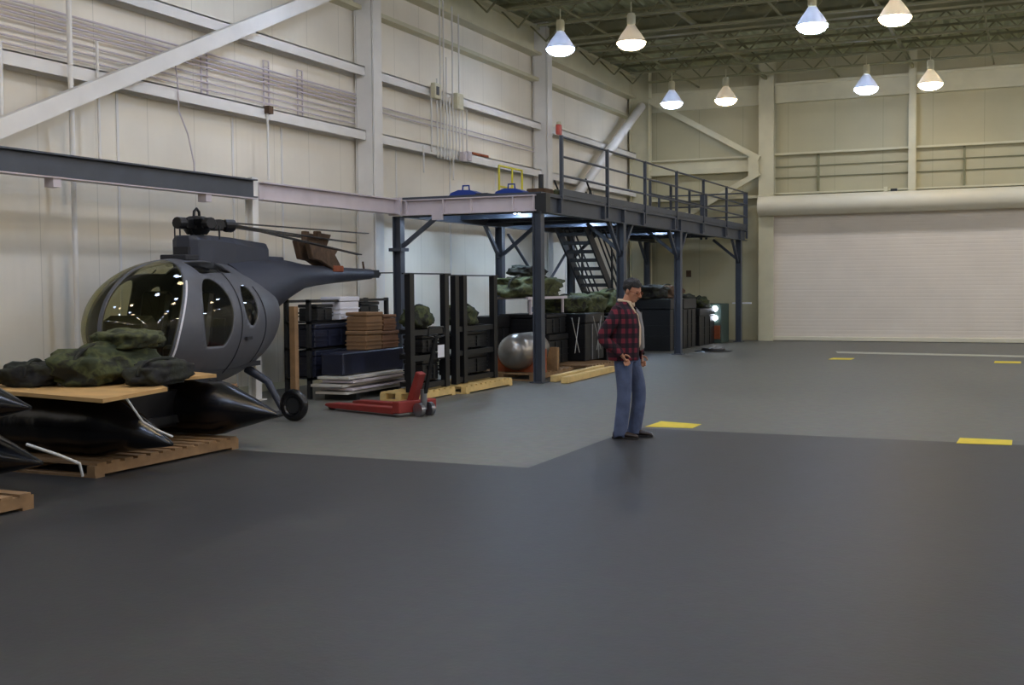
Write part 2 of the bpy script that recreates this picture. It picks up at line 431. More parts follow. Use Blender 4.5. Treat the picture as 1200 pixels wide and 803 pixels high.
# ------------------------------------------------------------------ high-bay lamps
def shade_mat():
    m = bpy.data.materials.new('prismatic_shade'); m.use_nodes = True
    nt = m.node_tree; N = nt.nodes; L = nt.links; b = N['Principled BSDF']
    b.inputs['Base Color'].default_value = (.7, .7, .7, 1); b.inputs['Roughness'].default_value = .3
    t = N.new('ShaderNodeBsdfTranslucent'); t.inputs[0].default_value = (.75, .75, .78, 1)
    mx = N.new('ShaderNodeMixShader'); mx.inputs[0].default_value = .13
    L.new(b.outputs[0], mx.inputs[1]); L.new(t.outputs[0], mx.inputs[2]); L.new(mx.outputs[0], N['Material Output'].inputs[0])
    return m
MAT['lampshade'] = shade_mat()
LAMP = 22.0
ems = {}
def glow(w, x):
    f_ = 1.6 if x == -6.2 else (.5 if x < -7 else (1.0 if x < 5 else 1.75))  # unseen right-hand lamps and the added ones burn stronger for the left wall
    if (w, f_) not in ems: ems[(w, f_)] = emit('warm_lamp_glow' if w else 'cool_lamp_glow', (255, 226, 176) if w else (196, 217, 255), LAMP * (.85 if w else 1.2) * f_)
    return ems[(w, f_)]
def make_lamp(em, label, loc, group):
    t = thing('high_bay_lamp', label, 'ceiling lamp', loc, 0, group)
    MB().lathe([(.085, .36), (.12, .30), (.21, .18), (.31, .02), (.315, .0), (.305, .0), (.2, .17), (.11, .29), (.08, .35)], n=24).build('shade', MAT['lampshade'], t, smooth=True)
    MB().lathe([(0, -.15), (.1, -.144), (.18, -.125), (.25, -.085), (.295, -.03), (.3, .0), (.27, .02), (0, .04)], n=24).build('lens', em, t, smooth=True)
    MB().lathe([(.0, .62), (.07, .61), (.09, .56), (.09, .40), (.075, .35), (0, .35)], n=16).build('ballast_housing', MAT['cream'], t, smooth=True)
    MB().cyl((0, 0, .6), (0, 0, 7.56 - loc[2]), .012, n=6).build('hanger_rod', MAT['cream'], t)
    return t
vis = [
 ((-9.3, 23.35), 0, 'bluish-white high-bay lamp hanging near the mezzanine wall, the nearer bluish one on that side'),
 ((-7.75, 23.45), 1, 'orange-tinged high-bay lamp hanging over the front half of the mezzanine edge'),
 ((-4.05, 23.5), 0, 'large bluish-white high-bay lamp over the open floor, nearer row'),
 ((-2.5, 23.5), 1, 'largest orange-tinged high-bay lamp, over the open floor in the nearer row'),
 ((-9.3, 31.7), 0, 'small bluish-white high-bay lamp at the corner where both walls meet'),
 ((-7.8, 31.8), 1, 'small orange-tinged high-bay lamp before the far wall corner bay, by the wide column'),
 ((-4.07, 31.65), 0, 'small bluish-white high-bay lamp directly above the rolling door'),
 ((-2.5, 31.7), 1, 'small orange-tinged high-bay lamp beside the narrow column above the rolling door'),
]
prot = {}
LZ = 6.72
for (x, y), w, lab in vis:
    m_ = glow(w, x)
    if m_.name not in prot:
        prot[m_.name] = make_lamp(m_, lab, (x, y, LZ), 'high-bay lamps under the roof')
    else:
        c = copy_tree(prot[m_.name]); c.location = (x, y, LZ); c['label'] = lab
for y in (31.7, 23.4, 15.1, 6.8, -1.5):
    for x, w in ((-9.3, 0), (-7.8, 1), (-4.07, 0), (-2.5, 1), (1.5, 0), (3.0, 1), (6.8, 0), (8.4, 1), (12.2, 0), (13.7, 1), (17.4, 0), (18.9, 1)):  # grid continued out of view; far right pairs added to light the left wall
        if y > 20 and x < 0: continue
        m_ = glow(w, x)
        if m_.name not in prot: c = prot[m_.name] = make_lamp(m_, '', (x, y, LZ), '')
        else: c = copy_tree(prot[m_.name])
        c.location = (x, y, LZ); c['label'] = 'unseen high-bay lamp continuing the lamp rows outside the picture'; c['group'] = 'high-bay lamps outside the picture'

for y, w in ((12.4, 0), (8.6, 1), (4.6, 0)):  # lamps added off the grid, out of view, to brighten the near left wall
    m_ = glow(w, -6.2)
    if m_.name not in prot: c = prot[m_.name] = make_lamp(m_, '', (0, 0, LZ), '')
    else: c = copy_tree(prot[m_.name])
    c.location = (-6.2, y, LZ); c['label'] = 'unseen high-bay lamp continuing the lamp rows outside the picture'; c['group'] = 'high-bay lamps outside the picture'

# ------------------------------------------------------------------ mezzanine
mz = thing('mezzanine', 'slate grey steel mezzanine platform with railing along the cream wall', 'mezzanine', (-7.8, 18.5, 0))
mz.location = (0, 0, 0)
Y0, Y1, XD, XB = 18.5, 34.1, -7.8, -10.55
m = MB(); m.box(XB - .2, Y0 + .02, 3.24, XD + .05, Y1, 3.29); m.build('platform', MAT['slate'], mz)
m = MB(); m.ibeam((XD, Y0 + .16, 3.09), (XD, Y1, 3.09), .16, .30, .018)
for y in (19.4, 21.7, 22.9, 24.2, 26.6, 27.1, 29.1, 31.5, 33.3): m.box(XD - .07, y - .02, 2.95, XD + .08, y + .06, 3.23)
m.build('edge_beam', MAT['slate'], mz)
m = MB(); m.ibeam((XB, Y0 + .16, 3.09), (XB, Y1, 3.09), .16, .30, .018); m.build('wall_beam', MAT['slate'], mz)
m = MB(); m.ibeam((XB + .05, Y0, 3.10), (XD - .02, Y0, 3.10), .16, .28, .02)
for x in (-10.35, -9.6, -9.05, -8.25, -7.86): m.box(x - .012, Y0 - .08, 2.98, x + .012, Y0 + .08, 3.22)
m.build('end_beam', MAT['pale'], mz); mz.children[-1]['label'] = 'pale primed end beam'
m = MB(); m.box(XD - .06, Y0 - .03, 2.93, XD + .16, Y0 + .16, 3.26); m.build('corner_plate', MAT['dark'], mz)
y = 19.7
while y < 34:
    MB().ibeam((XB, y, 3.12), (XD - .03, y, 3.12), .1, .22, .012).build('joist', MAT['slate'], mz); y += 1.3
for X in (XD, XB):
    for i, y in enumerate((18.5, 22.9, 27.1, 33.35)):
        top = 2.95 if not (X == XD and i == 0) else 2.95
        MB().ibeam((X, y, 0.02), (X, y, top), .16, .16, .018, up=(1, 0, 0)).build('post', MAT['slate'], mz)
        MB().box(X - .13, y - .13, 0, X + .13, y + .13, .02).build('base_plate', MAT['slate'], mz)
# knee braces
def kb(p, q): MB().bar(p, q, .07, .07).build('knee_brace', MAT['slate'], mz)
kb((XB, 18.5, 2.35), (XB + .85, 18.5, 2.96)); kb((XB, 22.9, 2.3), (XB + .85, 22.9, 2.96)); kb((XB, 27.1, 2.3), (XB + .7, 27.1, 2.96))
for y in (22.9, 27.1, 33.35):
    kb((XD, y, 2.35), (XD - .75, y, 2.96))
    if y < 33: kb((XD - .02, y + .05, 2.3), (XD - .02, y + .75, 2.96))
    kb((XD - .02, y - .05, 2.3), (XD - .02, y - .75, 2.96))
    kb((XB, y - .05, 2.3), (XB, y - .75, 2.96))
MB().box(-9.80, 18.38, 2.86, -9.6, 18.44, 3.02).build('brace_plate', MAT['pale'], mz)
MB().box(XB - .13, 18.36, 2.32, XB + .13, 18.64, 2.38).build('splice_plate', MAT['slate'], mz)
# cross bracing between the back posts
MB().bar((XB + .1, 23.1, 2.8), (XB + .1, 26.9, .4), .06, .03).build('cross_brace', MAT['slate'], mz)
MB().bar((XB + .16, 26.9, 2.8), (XB + .16, 23.1, .4), .06, .03).build('cross_brace', MAT['slate'], mz)
# railings
def railing(a, b, n, label=None):
    r = bpy.data.objects.new('railing', None); COL.objects.link(r); r.parent = mz
    a = Vector(a); b = Vector(b)
    for z in (4.33, 3.98, 3.64):
        MB().tube([a + Vector((0, 0, z)), b + Vector((0, 0, z))], .022, 8).build('rail', MAT['slate'], r, smooth=True)
    for i in range(n + 1):
        p = a.lerp(b, i / n)
        MB().bar(p + Vector((0, 0, 3.0 if i else 3.2)), p + Vector((0, 0, 4.35)), .06, .06).build('upright', MAT['slate'], r)
    m = MB(); m.bar(a + Vector((0, 0, 3.35)), b + Vector((0, 0, 3.35)), .01, .12); m.build('toe_board', MAT['slate'], r)
railing((XD + .06, 19.45, 0), (XD + .06, 34.08, 0), 6)
railing((XD, 34.08, 0), (-10.4, 34.08, 0), 2)
# stairwell guard of the far half
railing((-8.9, 28.4, 0), (-8.9, 33.9, 0), 3)

# stair behind the posts, going down away from the viewer
st = thing('steel_staircase', 'dark steel staircase with open treads dropping from the mezzanine towards the corner', 'staircase', (0, 0, 0))
ya, za, yb, zb = 25.3, 3.2, 28.9, .02
for x in (-10.22, -9.5):
    MB().bar((x, ya, za - .1), (x, yb - .05, .12), .04, .24).build('stringer', MAT['dark'], st)
nt_ = 16
for i in range(nt_):
    t = (i + .5) / nt_
    y = ya + (yb - ya) * t; z = za + (zb - za) * t
    m = MB()
    for k in range(5):
        x = -10.19 + k * .14
        m.box(x, y - .13, z - .03, x + .07, y + .13, z)
    m.box(-10.2, y - .14, z - .075, -9.52, y - .11, z + .01); m.box(-10.2, y + .1, z - .035, -9.52, y + .13, z + .01)
    m.build('tread', MAT['dark'], st)
for x in (-9.47, -10.25):
    for o in (.35, .62, .92):
        MB().tube([(x, ya, za + o), (x, yb, zb + o)], .022, 8).build('handrail', MAT['dark'], st, smooth=True)
    for t in (.08, .5, .95):
        y = ya + (yb - ya) * t; z = za + (zb - za) * t
        MB().bar((x, y, z - .1), (x, y, z + .93), .045, .045).build('baluster', MAT['dark'], st)

# fluorescent strips under the deck
fl = emit('fluorescent_glow', (196, 222, 255), 62.0)
ft = None
for (x, y, lab) in ((-9.25, 20.35, 'fluorescent strip light under the mezzanine between its first posts'), (-9.25, 24.25, 'fluorescent strip light under the mezzanine above the stair head'), (-9.25, 29.45, 'fluorescent strip light under the far end of the mezzanine')):
    if ft is None:
        ft = thing('strip_light', lab, 'strip light', (x, y, 3.11), 0, 'strip lights under the mezzanine')
        MB().box(-.09, -.57, 0, .09, .57, .07).build('housing', MAT['white'], ft)
        for s in (-.04, .04): MB().cyl((s, -.55, -.015), (s, .55, -.015), .015, n=10).build('lamp_tube', fl, ft, smooth=True)
    else:
        c = copy_tree(ft); c.location = (x, y, 3.11); c['label'] = lab

# ------------------------------------------------------------------ overhead runway beams above the helicopter
rb = thing('overhead_beam', 'dark slate overhead I-beam with pale lower flange running above the helicopter nose', 'beam')
m = MB(); m.ibeam((-10.55, 6.0, 3.14), (-10.55, 14.2, 3.14), .18, .27, .02); m.build('beam_web', MAT['slate'], rb)
MB().box(-10.64, 6.0, 2.985, -10.46, 14.2, 3.0).build('lower_flange', MAT['pale'], rb)
for y in (10.35, 13.1): MB().box(-10.62, y - .06, 2.88, -10.48, y + .06, 2.985).build('trolley_block', MAT['pale'], rb)
pb = thing('overhead_beam', 'pale primed I-beam joining the white stub post to the mezzanine corner', 'beam')
MB().ibeam((-10.55, 14.34, 3.12), (-10.55, 18.38, 3.12), .18, .27, .02).build('beam_web', MAT['pale'], pb)
MB().box(-10.66, 18.34, 2.96, -10.42, 18.42, 3.28).build('splice_plate', MAT['pale'], pb)
sp_ = thing('support_post', 'slim white steel post carrying the overhead beams behind the rotor blades', 'post')
MB().ibeam((-10.63, 14.27, 0), (-10.63, 14.27, 3.32), .14, .14, .015, up=(1, 0, 0)).build('shaft', MAT['white'], sp_)
MB().box(-10.75, 14.15, 0, -10.51, 14.39, .02).build('base_plate', MAT['white'], sp_)

# ------------------------------------------------------------------ conduits and wall fittings
XP = XL + .1
def pipe(name, pts, r, label, cat, mat, group=None, n=8):
    return tag(MB().tube(pts, r, n).build(name, mat, smooth=True), label, cat, group)
for i, z in enumerate((4.98, 5.05, 5.12, 5.19)):
    pipe('conduit', [(XP, 2.3, z), (XP, 18.4, z)], .016, ['lowest', 'second lowest', 'second highest', 'highest'][i] + ' of four parallel conduits running level along the wall above the overhead beam', 'conduit', MAT['pale'], 'level wall conduits')
pipe('wall_pipe', [(XL + .35, 11.23, 0), (XL + .35, 11.23, 8.0)], .035, 'thick white vertical pipe rising up the wall behind the helicopter nose', 'pipe', MAT['white'], n=12)
pipe('wall_pipe', [(XL + .3, 11.75, 3.3), (XL + .3, 11.75, 4.9)], .02, 'thin white pipe stub hanging beside the thick vertical pipe', 'pipe', MAT['white'])
pipe('wall_pipe', [(XL + .33, 10.15, 3.5), (XL + .33, 10.15, 4.6)], .03, 'short white pipe hanging under the diagonal brace near the frame edge', 'pipe', MAT['white'])
pipe('cable', [(XL + .3, 13.25, 5.0), (XL + .3, 13.3, 4.6), (XL + .3, 13.32, 4.2), (XL + .3, 13.5, 3.9), (XL + .3, 13.62, 3.5), (XL + .3, 13.62, 3.2)], .011, 'thin pale cable drooping from the conduits to the overhead beam', 'cable', MAT['pale'])
dr = thing('pull_switch', 'small brown switch box on the girt with a white conduit dropping from it', 'switch')
MB().box(XL + .25, 15.38, 4.44, XL + .36, 15.5, 4.56).build('switch_box', MAT['brown'], dr)
MB().cyl((XL + .3, 15.42, 3.4), (XL + .3, 15.42, 4.44), .018, n=8).build('drop_pipe', MAT['white'], dr, smooth=True)
# tray hangers (ladders of strut)
for y, lab in ((14.2, 'narrow strut rack holding the conduits, nearer of three'), (15.75, 'narrow strut rack holding the conduits beside the switch box'), (16.7, 'narrow strut rack holding the conduits, closest to the tall column')):
    m = MB()
    for dy in (-.07, .07): m.bar((XL + .05, y + dy, 4.5), (XL + .05, y + dy, 5.35), .02, .02)
    for k in range(9): m.bar((XL + .05, y - .07, 4.55 + k * .1), (XL + .05, y + .07, 4.55 + k * .1), .015, .015)
    tag(m.build('strut_rack', MAT['pale']), lab, 'conduit rack', 'strut racks behind the conduits')
# bundle of vertical conduits to junction boxes in the second bay
for i, (y, z0, z1) in enumerate(((20.95, 4.4, 5.72), (21.35, 4.3, 7.6), (21.5, 4.3, 7.6), (21.75, 4.3, 5.6), (21.9, 3.9, 7.5), (22.05, 4.35, 5.55), (22.2, 4.35, 7.4), (22.35, 4.35, 5.5), (22.55, 4.35, 5.45), (20.6, 3.95, 4.5), (21.2, 4.3, 5.9), (21.62, 4.3, 6.4))):
    pipe('conduit', [(XL + .3, y, z0), (XL + .3, y, z1)], .018, 'one of the upright white conduits bundled at the junction boxes above the mezzanine', 'conduit', MAT['white'], 'upright conduits at the junction boxes')
for i, z in enumerate((4.98, 5.08)):
    pipe('conduit', [(XP, 18.8, z), (XP, 26.7, z)], .014, ['lower', 'upper'][i] + ' of two faint level conduits behind the upright conduit bundle', 'conduit', MAT['pale'], 'level conduits in the second bay')
for i, z in enumerate((4.66, 4.76, 4.86)):
    pipe('conduit', [(XP - .03, 2.3, z), (XP - .03, 18.4, z)], .014, ['lowest', 'middle', 'highest'][i] + ' of three faint conduits just above the lower white girt', 'conduit', MAT['pale'], 'faint conduits above the lower girt')
for y, z, s, lab, mt in ((21.05, 5.62, .14, 'pale junction box with a dark face at the top of the conduit bundle', 'cream'), (22.05, 5.55, .15, 'square cream junction box in the middle of the conduit bundle', 'cream'), (22.25, 4.42, .09, 'small grey box at the foot of the conduit bundle, on the girt', 'pale'), (22.48, 4.45, .09, 'small grey box on the girt beside the red-brown bar', 'pale')):
    b = thing('junction_box', lab, 'junction box', (XL + .36, y, z), 0, 'junction boxes of the conduit bundle')
    MB().box(-.05, -s, -s * 1.1, .05, s, s * 1.1).build('enclosure', MAT[mt], b, bevel=.01)
    MB().box(.05, -s * .6, -s * .6, .06, s * .2, s * .6).build('cover_plate', MAT['dark'] if 'dark' in lab else MAT[mt], b)
tag(MB().box(XL + .1, 22.95, 4.52, XL + .25, 23.75, 4.6).build('wooden_bar', MAT['orange'], bevel=.01), 'red-brown wooden bar lying on the white wall girt', 'bar')
al = thing('alarm_strobe', 'small red fire alarm strobe on the column above the railing', 'alarm', (XL + .74, 26.75, 5.5))
MB().box(-.05, -.1, -.13, .05, .1, .12).build('housing', pmat('alarm_red', (214, 96, 84), .5), al, bevel=.02)
MB().lathe([(0, .2), (.05, .19), (.07, .12)], n=12).build('strobe_dome', MAT['cream'], al, smooth=True)

# ------------------------------------------------------------------ things on the mezzanine
yl = thing('yellow_guard_frame', 'bright yellow tubular guard frame standing at the front end of the mezzanine', 'guard frame', (-10.55, 0, 0))
yl.location = (0, 0, 0)
gx = -10.7
gf = [(23.2, 3.3), (23.2, 4.28), (24.25, 4.28), (24.25, 3.3)]
for y in (23.2, 23.9, 24.45):
    MB().tube([(gx, y, 3.29), (gx, y, 4.3)], .025, 8).build('upright', MAT['yellow'], yl, smooth=True)
for z in (4.3, 3.85):
    MB().tube([(gx, 23.2, z), (gx, 24.45, z)], .022, 8).build('rail', MAT['yellow'], yl, smooth=True)
def blue_case(x, y, lab):
    b = thing('blue_toolbox', lab, 'toolbox', (x, y, 3.29), 0, 'blue toolboxes at the mezzanine edge')
    MB().prism([(-.28, 0), (.28, 0), (.28, .05), (.14, .1), (-.08, .11), (-.24, .06)], lambda p, q: (p, -.15, q), lambda p, q: (p, .15, q)).build('case', MAT['blue'], b, bevel=.008)
    MB().tube([(-.06, -.02, .08), (-.05, -.02, .19), (.07, -.02, .19), (.08, -.02, .08)], .016, 8).build('handle', MAT['blue'], b)
    return b
blue_case(-9.35, 18.85, 'blue plastic toolbox on the mezzanine edge, the one nearer the tall column')
blue_case(-8.5, 18.95, 'blue plastic toolbox on the mezzanine edge below the yellow guard frame')
tag(MB().box(-9.1, 18.7, 3.29, -8.85, 19.3, 3.325).build('steel_plate', MAT['dark'], bevel=.005), 'thin dark plate lying between the blue toolboxes on the mezzanine', 'plate')

def bag(name, c, d, label, cat, mat, seed=0, rz=0, group=None, straps=1, sub=4, box=.75, amp=.16, smat='olivedk'):
    import bmesh
    bm = bmesh.new(); bmesh.ops.create_icosphere(bm, subdivisions=sub, radius=1)
    off = Vector((seed * 7.3, seed * 3.1, seed * 1.7))
    R = Matrix.Rotation(rz, 3, 'Z')
    for v in bm.verts:
        p = v.co.copy()
        q = Vector([math.copysign(abs(a) ** box, a) for a in p])
        n = noise.noise(p * 1.6 + off) * amp * 1.5 + noise.noise(p * 4 + off) * amp * .8 - (1 - abs(noise.noise(p * 3.2 + off * 2)) * 3.0 if abs(noise.noise(p * 3.2 + off * 2)) < .33 else 0) * amp * .55 + (abs(noise.noise(p * 9 + off)) - .2) * amp * .5
        q *= (1 + n)
        q = Vector((q.x * d[0] / 2, q.y * d[1] / 2, q.z * d[2] / 2))
        if q.z < -d[2] * .42: q.z = -d[2] * .42
        v.co = R @ q + Vector((0, 0, d[2] * .42))
    me = bpy.data.meshes.new(name); bm.to_mesh(me); bm.free(); me.materials.append(mat)
    for p in me.polygons: p.use_smooth = True
    t = thing(name, label, cat, c, 0, group)
    o = bpy.data.objects.new('bag_body', me); COL.objects.link(o); o.parent = t
    for k in range(straps):
        f_ = -.3 + .6 * k / max(1, straps - 1) if straps > 1 else .05
        pts = []
        for a in range(17):
            an = PI * a / 16
            q = R @ Vector((f_ * d[0], math.cos(an) * d[1] * .47, max(0, math.sin(an)) ** .8 * d[2] * .55))
            pts.append(q + Vector((0, 0, d[2] * .42)))
        MB().tube(pts, (.018 if straps else .01), 6).build('strap', MAT[smat] if isinstance(smat, str) else smat, t, smooth=True)
    return t

bag('equipment_pack', (-8.6, 21.6, 3.29), (.5, .7, .3), 'olive pack lying on the mezzanine near the first railing post', 'bag', MAT['olive'], 3, straps=0, smat='brown')
bag('equipment_pack', (-8.6, 22.9, 3.29), (.5, .9, .24), 'long dark olive bundle on the mezzanine behind the toe board', 'bag', MAT['olivedk'], 5, straps=0)
eq = thing('machine_stand', 'small brown machine standing on the mezzanine near the first railing upright', 'machine', (-8.6, 20.5, 3.29))
MB().box(-.2, -.2, 0, .2, .2, .22).build('base_box', MAT['brown'], eq, bevel=.02); MB().cyl((0, .05, .22), (0, .05, .5), .05, n=10).build('mast', MAT['dark'], eq)

# ------------------------------------------------------------------ helicopter
hx = -9.8
HC, HA, HW, HZ, ZC0 = 11.80, 1.92, .76, .82, 1.24
he = thing('helicopter', 'small blue-grey helicopter with rounded glass nose and folded rotor blades parked by the wall', 'helicopter', (hx, 11.7, 0))
he.location = (0, 0, 0)
def er(t): return max(0, 1 - abs(t) ** (2.55 if t < 0 else 2.3)) ** .5
def ezc(t): return ZC0 + (.12 * t * t if t > 0 else -.03 * t * t)
def ehz(t): return HZ * er(t) * (1 if t < 0 else 1 - .1 * t)
def surf(Y, z, side=1, off=0.0):
    t = (Y - HC) / HA; r = er(t); hz = ehz(t)
    u = (z - ezc(t)) / max(hz, 1e-4)
    x = HW * r * math.sqrt(max(0, 1 - u * u))
    return Vector((hx + side * (x + off), Y, z))
NR, NS = 120, 132
def epos(i, k):
    t = -math.cos(PI * i / NR); r = er(t); a = 2 * PI * k / NS
    return (hx + HW * r * math.cos(a), HC + HA * t, ezc(t) + ehz(t) * math.sin(a))
def fields(p):
    x, Y, z = p; ax = abs(x - hx)
    yb = 10.50 + .64 * max(0, z - 1.0) ** 2
    fc = min(yb - .045 - Y, z - .80, (ax - .028))
    side = ax - .3
    w1 = min(.31 - math.hypot(Y - 11.24 - .12 * (z - 1.4), (z - 1.36) * (.31 / .46 if z < 1.36 else .31 / .44)), side, z - .98)
    w2 = min(.18 - math.hypot(Y - 12.02, (z - 1.46) * .18 / .26), side)
    w3 = min(z - 1.86, ax - .24, .48 - ax, Y - 11.25, 12.0 - Y)
    return fc, w1, w2, w3
def F(p): return max(fields(p))
prm = [[float(i), float(k)] for i in range(NR + 1) for k in range(NS)]
val = [F(epos(*q)) for q in prm]
def vid(i, k): return i * NS + (k % NS)
tris = []; edges = set()
for i in range(NR):
    for k in range(NS):
        a, b_, c, d = vid(i, k), vid(i, k + 1), vid(i + 1, k + 1), vid(i + 1, k)
        tris += [(a, b_, c), (a, c, d)]
        edges |= {(a, b_), (b_, c), (a, c), (a, d)}
moved = {}
for a, b_ in edges:
    if val[a] * val[b_] < 0:
        qa, qb = prm[a], list(prm[b_])
        if qb[1] - qa[1] > NS / 2: qb[1] -= NS
        if qa[1] - qb[1] > NS / 2: qb[1] += NS
        lo, hi = 0.0, 1.0
        for _ in range(14):
            mdl = (lo + hi) / 2; v = F(epos(qa[0] + (qb[0] - qa[0]) * mdl, qa[1] + (qb[1] - qa[1]) * mdl))
            if v * val[a] > 0: lo = mdl
            else: hi = mdl
        t = (lo + hi) / 2; q = (qa[0] + (qb[0] - qa[0]) * t, qa[1] + (qb[1] - qa[1]) * t)
        tgt, dd = (a, t) if t < .5 else (b_, 1 - t)
        if tgt not in moved or moved[tgt][0] > dd: moved[tgt] = (dd, q)
for v, (dd, q) in moved.items(): prm[v] = list(q); val[v] = 0.0
allv = [epos(*q) for q in prm]
bufs = [MB() for _ in range(8)]; idx = [dict() for _ in range(8)]
for q in tris:
    sv = sum(val[j] for j in q)
    c = tuple(sum(allv[j][n_] for j in q) / 3 for n_ in range(3))
    if sv > 0:
        fl_ = fields(c); g = 1 if fl_[0] == max(fl_) else 2
    elif sv == 0 and F(c) > 0: g = 1 if fields(c)[0] > 0 else 2
    else: g = 0
    if g == 2:
        fl_ = fields(c); w_ = fl_.index(max(fl_[1:])); g = 2 + (w_ - 1) * 2 + (1 if c[0] > hx else 0)
    B = bufs[g]; D = idx[g]; ff = []
    for j in q:
        if j not in D: D[j] = len(B.v); B.v.append(allv[j])
        ff.append(D[j])
    if len(set(ff)) == 3: B.f.append(tuple(ff)); B.mi.append(0)
o = bufs[0].build('fuselage_shell', MAT['heligrey'], he, smooth=True)
sol = o.modifiers.new('thick', 'SOLIDIFY'); sol.thickness = .02; sol.offset = -1
bufs[1].build('canopy_glass', MAT['glass'], he, smooth=True)
for g in range(2, 8):
    if bufs[g].v: bufs[g].build('door_window' if g < 6 else 'roof_window', MAT['glass2'], he, smooth=True)
# door outlines as raised seams
for s in (1, -1):
    pts = [surf(10.50 + .64 * max(0, z - 1.0) ** 2, z, s, .008) for z in [.75 + .02 * k for k in range(52)]]
    MB().tube(pts, .012, 6).build('door_seam', MAT['paper'] if s > 0 else MAT['heli'], he, smooth=True)
    pts = [surf(11.68 + .06 * math.sin((z - .7) * 2), z, s, .004) for z in [.62 + .05 * k for k in range(27)]]
    MB().tube(pts, .008, 6).build('door_seam', MAT['helidark'], he, smooth=True)
    pts = [surf(12.42 - .5 * ((z - 1.2) ** 2), z, s, .004) for z in [.7 + .05 * k for k in range(21)]]
    MB().tube(pts, .008, 6).build('door_seam', MAT['helidark'], he, smooth=True)
    pts = [surf(y, 1.03, s, .004) for y in [10.7 + .1 * k for k in range(18)]]
    MB().cbox(surf(11.9, 1.05, s, .02), (.03, .14, .035)).build('door_handle', MAT['helidark'], he)
# cockpit inside
MB().box(hx - .55, 10.2, .66, hx + .55, 12.6, .72).build('cabin_floor', MAT['helidark'], he)
MB().prism([(10.15, .72), (10.45, .72), (10.62, 1.28), (10.5, 1.38), (10.3, 1.3)], lambda y, z: (hx - .28, y, z), lambda y, z: (hx + .28, y, z)).build('instrument_panel', MAT['helidark'], he, bevel=.02)
for s in (-.3, .3):
    seat = MB(); seat.box(hx + s - .21, 10.95, .72, hx + s + .21, 11.35, 1.0); seat.prism([(11.3, .95), (11.45, .95), (11.6, 1.62), (11.48, 1.66)], lambda y, z: (hx + s - .2, y, z), lambda y, z: (hx + s + .2, y, z))
    seat.build('pilot_seat', MAT['black'], he, bevel=.04)
MB().cyl((hx - .3, 10.8, .72), (hx - .3, 10.75, 1.2), .015, n=8).build('control_stick', MAT['black'], he)
MB().box(hx - .5, 11.75, .72, hx - .06, 11.8, 1.3).build('bulkhead', MAT['helidark'], he)
MB().box(hx + .06, 11.75, .72, hx + .5, 11.8, 1.3).build('bulkhead', MAT['helidark'], he)
# doghouse (mast fairing)
rings = []
for y, w, zt, zb in ((11.66, .09, 2.345, 1.95), (11.72, .19, 2.35, 1.95), (11.95, .25, 2.355, 1.9), (12.5, .27, 2.345, 1.8), (13.0, .24, 2.325, 1.7), (13.56, .21, 2.305, 1.7), (13.60, .19, 2.26, 1.7)):
    row = []
    for a, b in ((-1, 0), (-1, .85), (-.8, 1), (.8, 1), (1, .85), (1, 0)):
        row.append((hx + w * a, y, zb + (zt - zb) * b))
    rings.append(row)
MB().rings(rings, 6).build('mast_fairing', MAT['heli'], he, smooth=False, bevel=.015)
MB().box(hx - .16, 11.38, 2.03, hx + .2, 11.7, 2.10).build('intake_lip', MAT['helidark'], he, bevel=.01)
MB().box(hx - .1, 11.6, 2.1, hx + .1, 11.66, 2.2).build('intake_block', MAT['helidark'], he)
# aft body and boom
rings = []
n = 28
for y, zc, w, h in ((12.3, 1.5, .60, .56), (12.8, 1.56, .57, .53), (13.3, 1.65, .50, .46), (13.8, 1.73, .42, .385), (14.2, 1.785, .345, .32), (14.6, 1.82, .27, .255), (15.0, 1.85, .20, .19), (15.5, 1.865, .165, .16), (16.2, 1.88, .135, .135), (17.8, 1.905, .09, .09)):
    rings.append([(hx + w * math.cos(2 * PI * k / n), y, zc + h * math.sin(2 * PI * k / n)) for k in range(n)])
MB().rings(rings, n).build('tail_boom', MAT['heli'], he, smooth=True)
MB().box(hx - .16, 13.5, 2.02, hx + .16, 14.15, 2.125).build('engine_cover', MAT['heli'], he, bevel=.02)
m = MB(); m.box(hx - .07, 17.77, 1.84, hx + .07, 18.1, 1.98); m.cyl((hx, 18.1, 1.91), (hx, 18.25, 1.91), .04, n=10)
m.build('tail_gearbox', MAT['dark'], he, bevel=.01)
MB().bar((hx, 17.55, 1.96), (hx, 17.5, 2.12), .03, .02).build('antenna', MAT['brown'], he)
MB().tube([(hx, 18.2, 1.93), (hx + .3, 18.2, 1.93)], .012, 6).build('tail_rotor_shaft', MAT['dark'], he)
# rotor hub
hub = Vector((hx, 12.0, 2.5))
m = MB()
m.cyl(hub + Vector((0, 0, -.2)), hub + Vector((0, 0, .04)), .06, .05, 14)
m.lathe([(0.0, -.12), (.13, -.13), (.17, -.07), (.12, -.02), (.16, .02), (.18, .06), (.1, .1), (0, .11)], hub, 20)
m.build('rotor_hub', MAT['black'], he, smooth=True)
MB().tube([hub + Vector((-.0, -.07, .08)), hub + Vector((0, -.06, .16)), hub + Vector((0, 0, .2)), hub + Vector((0, .06, .16)), hub + Vector((0, .07, .08))], .018, 8).build('lifting_eye', MAT['black'], he, smooth=True)
arms = [(-95, .40), (-30, .34), (55, .5), (84, .74), (112, .6)]
for a, L_ in arms:
    a = math.radians(a); d_ = Vector((math.cos(a), math.sin(a), 0)); e_ = hub + d_ * L_
    m = MB(); m.bar(hub + d_ * .1, e_, .1, .07); m.cyl(e_ - d_ * .12, e_ + d_ * .02, .075, n=12); m.cbox(hub + d_ * (L_ * .55), (.14, .14, .13), a)
    m.cyl(hub + d_ * .3 + Vector((0, 0, -.06)), hub + d_ * .3 + Vector((0, 0, .07)), .05, n=10)
    m.build('blade_grip', MAT['black'], he, smooth=False, bevel=.008)
